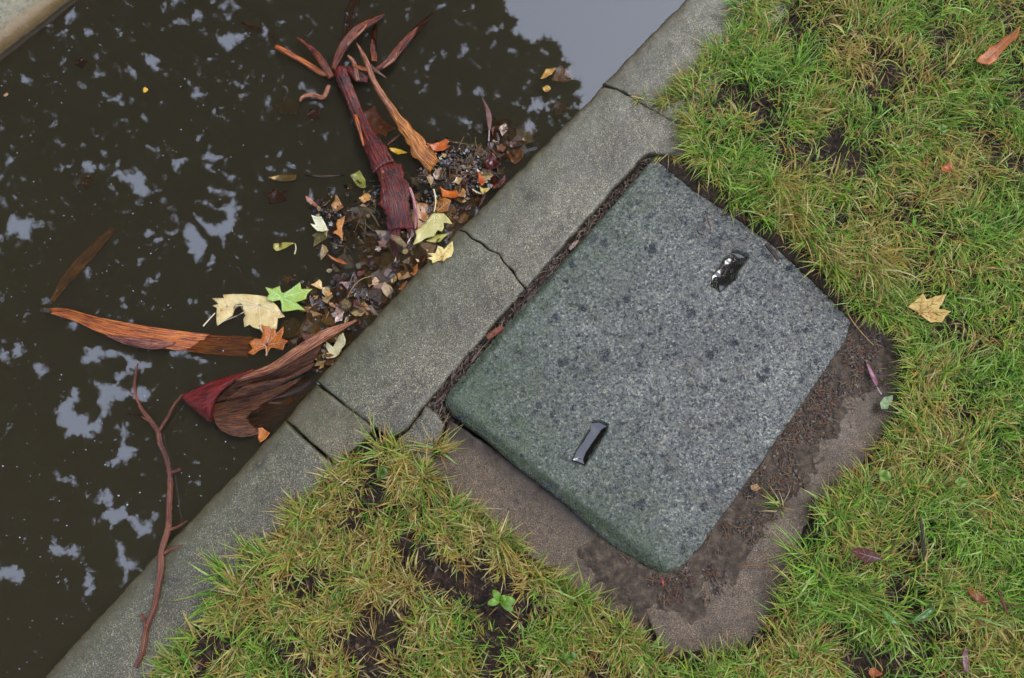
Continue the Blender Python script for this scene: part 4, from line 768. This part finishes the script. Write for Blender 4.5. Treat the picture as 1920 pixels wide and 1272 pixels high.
for cx, cy, sx, sy, n in [(868, 296, 34, 20, 150), (885, 315, 24, 16, 120), (835, 285, 22, 18, 80), (612, 400, 22, 22, 80), (640, 425, 14, 30, 60), (700, 360, 40, 36, 50), (690, 430, 60, 55, 60), (900, 350, 30, 20, 80), (800, 355, 26, 40, 90), (560, 560, 40, 40, 26), (640, 560, 60, 50, 30), (790, 440, 26, 26, 40), (640, 690, 20, 14, 30)]:
    for _ in range(n):
        p = (random.gauss(cx, sx * .62), random.gauss(cy, sy * .62))
        if sdf(np.array([p]), wp)[0] > -8: continue
        c = PW(p, ZW + random.uniform(-.004, .005)); scrap(mb, c, random.choice([.002, .003, .0045, .006]), np.array(random.choice(DC)) * random.uniform(.6, 1.3), .5)
for _ in range(90):
    cx, cy = random.choice([(868, 296), (700, 400), (640, 420), (885, 320), (868, 300)]); p = np.array((random.gauss(cx, 26), random.gauss(cy, 24)))
    if sdf(p[None], wp)[0] > -10: continue
    a = random.random() * 6.28; l = random.uniform(6, 18); d = np.array((math.cos(a), math.sin(a))) * l; q = [PW(p - d, ZW + .002), PW(p + RNG.uniform(-2, 2, 2), ZW + random.uniform(.003, .008)), PW(p + d, ZW + .002)]
    mb.tube(q, [.0006, .0008, .0004], 4, 6, c=np.array(random.choice([(.16, .06, .02), (.05, .03, .015), (.2, .12, .05)])))
# torn leaf fragments, floating and sunk, packed along the kerb
kl = np.array([(985, 262), (900, 370), (800, 480), (720, 560), (640, 660), (600, 700)], float)
OC = [(.30, .13, .035), (.22, .09, .025), (.36, .19, .06), (.14, .05, .018), (.26, .15, .05), (.10, .03, .014), (.40, .26, .10), (.07, .03, .014)]
n = 0
while n < 470:
    i = RNG.integers(5); b = kl[i] + (kl[i + 1] - kl[i]) * RNG.random(); off = abs(RNG.normal(0, 62 if 1 <= i <= 3 else 34)); p = b + np.array((-.72, -.70)) * off
    if sdf(p[None], wp)[0] > -7: continue
    n += 1; up = RNG.random() < .24; c = PW(p, ZW + (RNG.uniform(-.001, .004) if up else -RNG.uniform(.003, .016))); k = 2 * RNG.integers(3, 6); s = RNG.choice([.004, .006, .009, .013], p=[.24, .30, .28, .18]) * (1.15 if up else 2.0)
    a0 = RNG.random() * 6; V = []; sf = RNG.uniform(.5, 1.05); el = RNG.uniform(.4, 1); ph = RNG.random() * 3; tl = RNG.normal(0, .25, 2)
    for j in range(k):
        a = a0 + j * 6.283 / k; r_ = s * RNG.uniform(.7, 1.25) * (1 if j % 2 else sf); u, v_ = r_ * math.cos(a), r_ * el * math.sin(a); x_, y_ = u * math.cos(ph) - v_ * math.sin(ph), u * math.sin(ph) + v_ * math.cos(ph); V.append((c[0] + x_, c[1] + y_, c[2] + x_ * tl[0] + y_ * tl[1] + RNG.uniform(0, .10) * s))
    V = [(c[0], c[1], c[2])] + V; V += [(x, y, z - .0006) for x, y, z in V]
    f = [(0, 1 + j, 1 + (j + 1) % k) for j in range(k)]; f += [tuple(k + 1 + q for q in t[::-1]) for t in f] + [(1 + (j + 1) % k, 1 + j, k + 2 + j, k + 2 + (j + 1) % k) for j in range(k)]
    mb.add(V, f, None, np.array(OC[RNG.integers(8)]) * RNG.uniform(.45, 1.2))
kind(mb.build('leaf_mould', M['debris'], smooth=False), 'stuff')
mb = MB(); Pm = PW(MUD, 0)[:, :2]; n = 0; mn, mx = Pm.min(0), Pm.max(0)
sl_ = PW(SLAB, 0)[:, :2]; gp = PW(GAP, 0)[:, :2]; fr_ = PW(F_BOT, 0)[:, :2]
while n < 3400:
    p = RNG.uniform(mn, mx)
    d = sdf(p[None], Pm)[0]
    if d > .06 * RNG.random() ** 2 or sdf(p[None], sl_)[0] < .003: continue
    if fbm(p[:1], p[1:], 30, 3, 3)[0] < .47: continue
    n += 1; z = max(gz(p)[0], -.010 if d > 0 else -.02) + .001
    if RNG.random() < .8: scrap(mb, (p[0], p[1], z), random.choice([.0015, .002, .003, .004]), np.array(random.choice([(.035, .024, .017), (.06, .045, .035), (.09, .07, .055), (.12, .07, .035)])) * random.uniform(.7, 1.2), .6)
    else:
        a = random.random() * 6.28; l = random.uniform(.003, .011); dd = np.array((math.cos(a), math.sin(a), 0)) * l; q = np.array([p[0], p[1], z + .001])
        mb.tube([q - dd, q + (0, 0, random.uniform(0, .003)), q + dd], [.0004, .0006, .0003], 4, 5, c=np.array(random.choice([(.14, .09, .05), (.2, .13, .07), (.07, .045, .03), (.16, .06, .03)])))
mn, mx = gp.min(0), gp.max(0); n = 0
while n < 1000:
    p = RNG.uniform(mn, mx)
    if sdf(p[None], gp)[0] > -.001: continue
    n += 1; z = max(gz(p)[0], -.014) + RNG.uniform(0, .004)
    if RNG.random() < .6: scrap(mb, (p[0], p[1], z), random.choice([.0015, .002, .003]), np.array(random.choice([(.04, .03, .02), (.07, .05, .035), (.1, .065, .045)])) * random.uniform(.7, 1.2), .6)
    else:
        a = math.atan2(1.3, 1.) + random.gauss(0, .5); l = random.uniform(.003, .012); dd = np.array((math.cos(a), math.sin(a), 0)) * l; q = np.array([p[0], p[1], z])
        mb.tube([q - dd, q + (0, 0, .001), q + dd], [.0005, .0009, .0004], 4, 5, c=np.array(random.choice([(.12, .08, .055), (.2, .14, .1), (.06, .04, .03)])))
# a few bits blown onto the cover and kerb
for _ in range(60):
    p = PW((random.uniform(900, 1560), random.uniform(330, 1000)), .012)
    if sdf(p[None, :2], PW(SLAB, .012)[:, :2])[0] > -.02: continue
    scrap(mb, (p[0], p[1], .0145), random.choice([.001, .0015, .0022]), np.array(random.choice([(.1, .05, .03), (.03, .02, .015), (.3, .25, .15)])), .3)
for _ in range(9000):
    lp = LW[0] if RNG.random() < .62 else LW[1]; p = RNG.uniform(lp.min(0).clip((-.9, -.3), 9), lp.max(0).clip(-9, (1.15, 1.15)))
    if sdf(p[None], lp)[0] > -.003: continue
    s_ = random.choice([.0015, .0022, .003, .0045, .006]); z = gz(p)[0] + s_ * .3
    scrap(mb, (p[0], p[1], z), s_, np.array(random.choice([(.03, .02, .014), (.045, .032, .022), (.07, .05, .034), (.02, .014, .01), (.10, .06, .03)])) * random.uniform(.6, 1.2), .8)
kind(mb.build('soil_crumbs', M['chips'], smooth=False), 'stuff')

# ------------------------------------------------------------------ grass
def grass():
    LR, LL = PW(LAWN_R, 0)[:, :2], PW(LAWN_L, 0)[:, :2]; V = []; C = []; Fc = []; nv = 0
    greens = np.array([(.10, .26, .020), (.15, .36, .028), (.22, .44, .04), (.035, .11, .015), (.27, .40, .04), (.36, .55, .14)])
    straws = np.array([(.54, .42, .13), (.62, .50, .22), (.44, .26, .06), (.24, .15, .05), (.50, .36, .09), (.38, .42, .06)])
    blades = []                                          # x, y, z, azimuth, length, lean, width, colour
    def tuft(p, nb, r, L0, straw, bias=None, bk=0., lean=(.5, 1.35), zb=None):
        for _ in range(nb):
            a = RNG.uniform(0, 6.283); rr = r * math.sqrt(RNG.random()); q = p + rr * np.array((math.cos(a), math.sin(a)))
            az = a + RNG.normal(0, .7)
            if bias is not None and RNG.random() < bk: az = bias + RNG.normal(0, .45)
            st = RNG.random() < straw; col = (straws if st else greens)[RNG.integers(6)] * RNG.uniform(.72, 1.2)
            blades.append((q[0], q[1], zb, az, L0 * RNG.uniform(.4, 1.5), RNG.uniform(*lean), RNG.choice([.0008, .0011, .0015, .0021], p=[.44, .36, .15, .05]) * .8, col))
    def field(poly, area_px, n, dens, straw, L0, fq, rt, up):
        k = 0; tries = 0
        while k < n and tries < n * 12:
            tries += 1; px = RNG.uniform(area_px[0], area_px[1]); p = PW(px, 0)[:2]; d = sdf(p[None], poly)[0]
            if d > -.006: continue
            b = fbm(np.array([p[0]]), np.array([p[1]]), fq, 3, 200)[0]
            edge = math.exp(d / .03)                    # edges stay full
            if b + .22 * edge < dens + RNG.uniform(-.13, .13): continue
            s = np.clip(straw + (fbm(np.array([p[0]]), np.array([p[1]]), 14, 3, 300)[0] - .5) * 2.0, .05, .92); k += 1
            az0 = fbm(np.array([p[0]]), np.array([p[1]]), 5, 2, 400)[0] * 12.6
            tuft(p, int(RNG.integers(7, 19)), rt, L0 * RNG.uniform(.6, 1.5), s, az0, .4 if up else .1, (.6, 1.5) if up else (.45, 1.3))
    field(LR, ((1200, -180), (2080, 1400)), 5000, .462, .34, .034, 17, .018, True)
    field(LL, ((180, 820), (1260, 1400)), 1750, .57, .68, .027, 22, .012, False)
    # the lawn goes on past the picture's edge
    for poly, lo, hi, n in ((LR, (1200, -600), (2850, 1880), 5200), (LL, (-250, 820), (1260, 1880), 2200)):
        k = 0
        for _ in range(n * 3):
            if k >= n: break
            px = RNG.uniform(lo, hi)
            if -60 < px[0] < 1990 and -70 < px[1] < 1345: continue
            p = PW(px, 0)[:2]
            if sdf(p[None], poly)[0] > -.006 or fbm(p[:1], p[1:], 17, 3, 200)[0] < .44: continue
            k += 1; tuft(p, int(RNG.integers(5, 11)), .022, .038 * RNG.uniform(.6, 1.5), .4)
    # tufts spilling over the concrete along the lawn edges
    for poly, pxs, n in ((LR, LAWN_R[1:23], 210), (LL, LAWN_L[:9] + LAWN_L[-5:], 100)):
        lp = PW(np.array(pxs, float), 0)[:, :2]
        if poly is LL: segs = [(lp[i], lp[i + 1]) for i in range(8)] + [(lp[i], lp[i + 1]) for i in range(9, len(lp) - 1)]
        else: segs = [(lp[i], lp[i + 1]) for i in range(len(lp) - 1)]
        ln = np.array([np.linalg.norm(b - a) for a, b in segs]); pr = ln / ln.sum()
        for _ in range(n):
            i = RNG.choice(len(segs), p=pr); a, b = segs[i]; q = a + (b - a) * RNG.random(); t = (b - a) / np.linalg.norm(b - a); nr = np.array([-t[1], t[0]])
            if sdf((q + nr * .01)[None], poly)[0] < 0: nr = -nr
            if fbm(q[:1], q[1:], 10, 2, 500)[0] < .40: continue
            tuft(q - nr * .012, int(RNG.integers(8, 20)), .010, .044 * RNG.uniform(.7, 1.2), np.clip(.42 + RNG.normal(0, .22), .05, .9), math.atan2(nr[1], nr[0]), .72, (.55, 1.3))
    # named tufts: pixel, blades, radius, length, straw share, direction in the picture (degrees, 0 right, 90 up), spread
    for px, py, n, r, l, s, ang, bk in [(1245, 195, 34, .014, .034, .35, 200, .5), (1205, 188, 18, .010, .024, .6, 190, .4), (1258, 295, 16, .008, .038, .85, 290, .9), (1238, 293, 8, .005, .034, .4, 250, .8), (1318, 312, 12, .006, .060, .3, 290, .95), (1310, 345, 10, .005, .046, .8, 280, .95),
        (1372, 385, 26, .010, .045, .35, 265, .85), (1450, 350, 60, .020, .075, .6, 285, .9), (1480, 400, 60, .022, .080, .5, 300, .9), (1510, 450, 40, .016, .080, .25, 300, .92), (1545, 500, 44, .016, .070, .2, 290, .9), (1610, 500, 40, .016, .085, .7, 265, .85), (1640, 520, 40, .016, .075, .75, 285, .8),
        (1720, 632, 10, .008, .062, .05, 178, .95), (1730, 650, 18, .012, .060, .1, 195, .9), (1700, 745, 24, .014, .05, .3, 200, .6), (1745, 775, 46, .02, .045, .2, 110, .4), (1500, 1040, 36, .016, .06, .15, 160, .7), (1520, 1075, 50, .018, .062, .1, 205, .7), (1560, 1000, 40, .018, .055, .2, 110, .5), (1530, 1160, 40, .018, .05, .1, 190, .6),
        (1390, 1240, 34, .016, .05, .1, 110, .6), (1480, 1250, 40, .018, .055, .1, 100, .5), (1330, 1262, 30, .014, .045, .4, 100, .5), (1460, 950, 20, .01, .045, .5, 150, .6), (1600, 930, 50, .02, .05, .3, 140, .5),
        (820, 845, 50, .014, .055, .75, 40, .7), (770, 850, 44, .016, .05, .6, 210, .5), (720, 845, 30, .012, .05, .4, 150, .5), (700, 822, 10, .006, .055, .3, 110, .6), (800, 900, 44, .012, .06, .6, 320, .8), (940, 1010, 40, .014, .06, .8, 320, .85), (1010, 1075, 44, .014, .06, .6, 320, .85), (1090, 1130, 44, .014, .06, .5, 318, .85), (1160, 1180, 36, .014, .05, .7, 330, .7), (880, 965, 36, .012, .055, .8, 325, .85),
        (430, 1080, 60, .018, .06, .1, 150, .6), (410, 1120, 40, .015, .06, .15, 230, .7), (470, 1040, 36, .014, .045, .5, 140, .6), (560, 960, 40, .016, .042, .6, 150, .5), (450, 1200, 40, .016, .055, .2, 60, .5), (350, 1240, 30, .014, .045, .3, 120, .5), (640, 900, 30, .012, .045, .5, 150, .6), (545, 1050, 40, .014, .045, .5, 200, .4),
        (1300, 160, 50, .02, .05, .2, 180, .5), (1340, 100, 50, .02, .05, .2, 190, .5), (1390, 20, 50, .02, .05, .3, 190, .5), (1300, 250, 40, .014, .045, .7, 220, .6), (1340, 300, 44, .016, .055, .4, 260, .6), (1400, 300, 44, .016, .055, .3, 260, .6)]:
        tuft(PW((px, py), 0)[:2], n, r, l, s, math.radians(ang), bk, (.6, 1.35))
    # dead straw lying flat over the soil
    for _ in range(18000):
        lp = LR if RNG.random() < .7 else LL; p = PW(RNG.uniform((180, -120), (2000, 1340)), 0)[:2]
        if sdf(p[None], lp)[0] > -.004: continue
        blades.append((p[0], p[1], 9, RNG.uniform(0, 6.283), RNG.uniform(.008, .032), .5, RNG.choice([.0006, .0009, .0013]), np.array([(.30, .20, .08), (.22, .14, .07), (.40, .30, .14), (.12, .075, .04), (.17, .16, .05)][RNG.integers(5)]) * RNG.uniform(.6, 1.2)))
    # one blade = a bent strip with a shallow fold
    B = blades; n = len(B); S = 5
    P0 = np.array([(b[0], b[1]) for b in B]); g0 = np.maximum(gz(P0), -.012); az = np.array([b[3] for b in B]); Ln = np.array([b[4] for b in B]); le = np.array([b[5] for b in B]); wd = np.array([b[6] for b in B]); cl = np.array([b[7] for b in B])
    q = np.stack([P0[:, 0], P0[:, 1], g0 - .002], 1); ang = .12 + RNG.uniform(0, .35, n); flat = np.array([b[2] == 9 for b in B]); ang = np.where(flat, 1.35 + RNG.uniform(0, .25, n), ang); dang = le * 1.7 / S
    rows = []; twist = RNG.normal(0, .5, n); dr = az.copy()
    for s in range(S + 1):
        t = s / S; wv = wd * (1 - t ** 2.2 * .93) * (.75 + .5 * min(1, t * 3)); sa = dr + math.pi / 2; tz = np.sin(twist) * .6
        side = np.stack([np.cos(sa) * np.cos(tz), np.sin(sa) * np.cos(tz), np.sin(tz)], 1) * wv[:, None]
        rows += [q - side, q + np.array([0, 0, -1]) * (wv * .35)[:, None], q + side]
        h = Ln / S; q = q + np.stack([np.cos(dr) * np.sin(ang) * h, np.sin(dr) * np.sin(ang) * h, np.cos(ang) * h], 1); ang = np.minimum(ang + dang, 1.95); dr = dr + RNG.normal(0, .08, n)
        flo = np.maximum(gz(q[:, :2]), -.02); flo = np.where(inside(q[:, :2], SLABW), .0125, flo); flo = np.where((flo < -.015) & (q[:, 2] > -.02), .0012, flo); q[:, 2] = np.maximum(q[:, 2], flo + .0012)
    V = np.stack(rows, 1); K = V.shape[1]; Vt = V.reshape(-1, 3); tip = np.repeat(np.linspace(0, 1, S + 1), 3)
    yel = np.array([.42, .30, .10]); mixt = (tip ** 2.5)[None, :, None] * RNG.uniform(0, .7, (n, 1, 1)); pale = np.array([.30, .26, .14]); mb_ = ((1 - tip) ** 3)[None, :, None] * RNG.uniform(.1, .7, (n, 1, 1))
    Cc = cl[:, None, :] * (1 - mixt) + yel * mixt; Cc = Cc * (1 - mb_) + pale * mb_ * .7
    pat = []
    for s in range(S):
        o = s * 3; pat += [(o, o + 1, o + 4, o + 3), (o + 1, o + 2, o + 5, o + 4)]
    f = (np.arange(n)[:, None, None] * K + np.array(pat)[None]).reshape(-1, 4)
    me = bpy.data.meshes.new('grass'); me.vertices.add(len(Vt)); me.vertices.foreach_set('co', Vt.astype(np.float32).ravel()); me.loops.add(f.size); me.loops.foreach_set('vertex_index', f.astype(np.int32).ravel())
    me.polygons.add(len(f)); me.polygons.foreach_set('loop_start', (np.arange(len(f)) * 4).astype(np.int32)); me.update(calc_edges=True)
    a = me.color_attributes.new('tint', 'FLOAT_COLOR', 'POINT'); c4 = np.ones((len(Vt), 4), np.float32); c4[:, :3] = Cc.reshape(-1, 3); a.data.foreach_set('color', c4.ravel())
    me.polygons.foreach_set('use_smooth', np.ones(len(f), bool)); me.validate()
    kind(obj('grass', me, M['grass']), 'stuff'); print('blades', n)
SLABW = PW(SLAB, .012)[:, :2]
grass()

# ------------------------------------------------------------------ the overhanging tree whose crown the water mirrors
def tree():
    base = np.array([-8.2, 8.6, 0.]); root = empty('plane_tree', tuple(base), 'tall leafy plane tree on the far bank whose crown is mirrored in the dark water', 'tree')
    edge = [(935, -900), (930, -120), (932, 0), (958, 60), (990, 72), (1032, 74), (1046, 120), (1076, 150), (1090, 190), (1085, 250), (1040, 330), (1000, 420), (900, 600), (700, 860), (420, 1180), (330, 1500), (-900, 1500), (-900, -900)]
    gaps = [(1004, 202, 36, 26), (960, 205, 18, 12), (985, 240, 14, 20), (20, 655, 46, 40), (18, 1078, 46, 40), (165, 500, 26, 30), (40, 420, 40, 26), (325, 440, 24, 16), (80, 700, 22, 24), (160, 1165, 40, 14), (275, 440, 26, 18), (85, 15, 50, 26), (65, 100, 34, 22), (290, 120, 30, 30), (250, 118, 20, 24), (35, 300, 32, 18), (130, 275, 46, 10), (400, 300, 22, 16), (420, 330, 26, 14), (150, 165, 20, 20), (215, 185, 26, 14), (350, 150, 14, 26), (430, 75, 28, 24), (120, 760, 26, 12), (200, 745, 22, 10), (285, 870, 16, 12), (370, 905, 24, 12), (470, 420, 18, 12), (360, 480, 14, 12), (545, 310, 16, 18), (815, 235, 12, 26), (870, 230, 20, 26), (805, 150, 22, 10), (860, 165, 14, 22), (760, 130, 10, 10), (925, 60, 12, 12), (870, 15, 34, 14), (690, 540, 10, 10), (540, 270, 14, 10), (600, 250, 22, 10), (500, 200, 14, 22), (560, 165, 16, 10)]
    gx, gy, ga, gb = np.array(gaps, float).T
    ga, gb = ga * .70, gb * .70
    E2 = np.array(edge, float)
    n = 64000; px = np.stack([RNG.uniform(-500, 1560, n), RNG.uniform(-500, 1450, n)], 1)
    wob = np.stack([(fbm(px[:, 0], px[:, 1], .02, 3, 700) - .5) * 40, (fbm(px[:, 0], px[:, 1], .02, 3, 720) - .5) * 40], 1)
    k = inside(px + wob, E2)
    pw = px + wob * .8; g = (np.min(np.hypot((pw[:, None, 0] - gx) / ga, (pw[:, None, 1] - gy) / gb), axis=1) > 1.) | (RNG.random(n) < .05)
    nz = fbm(px[:, 0], px[:, 1], .030, 4, 740, .6); lo = fbm(px[:, 0], px[:, 1], .0055, 2, 770); k &= g & (nz > .25 + .21 * sstep(.46, .64, lo) * (.18 + .82 * sstep(620, 380, px[:, 0])))
    far = (px[:, 0] < -60) | (px[:, 1] < -60) | (px[:, 1] > 1330); k &= ~far | (RNG.random(n) < .7)
    k |= (((px[:, 0] - 1400) / 150) ** 2 + ((px[:, 1] - 480) / 110) ** 2 < 1)  # extra leaf lobe added out of view so the upper slot mirrors dark
    px = px[k]; h = 7.6 + 3.2 * fbm(px[:, 0], px[:, 1], .006, 2, 760) + RNG.uniform(-.7, .7, len(px))
    W3 = PW(px, 2 * ZW - h); W3[:, 2] = h
    shape = np.array([(0, -.55), (.18, -.30), (.52, -.36), (.30, -.06), (.56, .16), (.24, .20), (.0, .62), (-.24, .20), (-.56, .16), (-.30, -.06), (-.52, -.36), (-.18, -.30)])
    N_ = len(W3); a = RNG.uniform(0, 6.283, N_); sz = RNG.uniform(.11, .21, N_); til = RNG.normal(0, .45, (N_, 2)); S2 = shape[None] * sz[:, None, None]
    X = S2[..., 0] * np.cos(a)[:, None] - S2[..., 1] * np.sin(a)[:, None]; Y = S2[..., 0] * np.sin(a)[:, None] + S2[..., 1] * np.cos(a)[:, None]; Z = X * til[:, :1] + Y * til[:, 1:]
    V = (np.stack([X, Y, Z], -1) + (W3 - base)[:, None]).reshape(-1, 3); f = np.arange(N_ * 12).reshape(-1, 12)
    me = bpy.data.meshes.new('crown'); me.vertices.add(len(V)); me.vertices.foreach_set('co', V.astype(np.float32).ravel()); me.loops.add(f.size); me.loops.foreach_set('vertex_index', f.astype(np.int32).ravel())
    me.polygons.add(len(f)); me.polygons.foreach_set('loop_start', (np.arange(len(f)) * 12).astype(np.int32)); me.update(calc_edges=True); me.validate()
    obj('crown', me, M['crown'], root)
    MB().tube([(0, 0, -.1), (.05, 0, 1.5), (.3, -.2, 3.4), (.5, -.5, 5.0)], [.42, .34, .29, .24], 16, 20, rough=.05).build('trunk', M['treebark'], root)
    for i in range(9):
        j = RNG.integers(N_); e = W3[j] - base; s = np.array((.5, -.5, 4.9)); mid = s + (e - s) * .5 + np.array((0, 0, .9))
        MB().tube([s, s + (mid - s) * .5 + RNG.normal(0, .15, 3), mid, e], [.17, .12, .08, .02], 8, 24).build('limb', M['treebark'], root)
tree()

# ------------------------------------------------------------------ added ring of unseen foliage, blocks low sky light and its haze
def wood():
    n = 15000; th = RNG.uniform(0, 6.283, n); r = RNG.uniform(15, 20, n); top = 6.5 + 4.5 * vn(th * 3.2, th * 0, 900) + 2 * vn(th * 11, th * 0, 901); h = top * RNG.random(n) ** .8
    c = np.stack([r * np.cos(th), r * np.sin(th), h], 1); s = RNG.uniform(.25, .6, n); k = 5
    a = RNG.uniform(0, 6.283, (n, 1)) + np.arange(k) * 6.283 / k; d = RNG.normal(0, 1, (n, 3)); d /= np.linalg.norm(d, axis=1)[:, None]; u = np.cross(d, (.3, .2, 1.)); u /= np.linalg.norm(u, axis=1)[:, None]; v = np.cross(d, u)
    rr = s[:, None] * RNG.uniform(.6, 1.1, (n, k)); V = c[:, None] + u[:, None] * (np.cos(a) * rr)[..., None] + v[:, None] * (np.sin(a) * rr)[..., None]
    f = np.arange(n * k).reshape(-1, k); me = bpy.data.meshes.new('added_far_trees'); me.vertices.add(n * k); me.vertices.foreach_set('co', V.astype(np.float32).ravel()); me.loops.add(n * k); me.loops.foreach_set('vertex_index', f.astype(np.int32).ravel())
    me.polygons.add(n); me.polygons.foreach_set('loop_start', (np.arange(n) * k).astype(np.int32)); me.update(calc_edges=True); me.validate()
    kind(obj('added_far_trees', me, M['crown']), 'stuff')
wood()
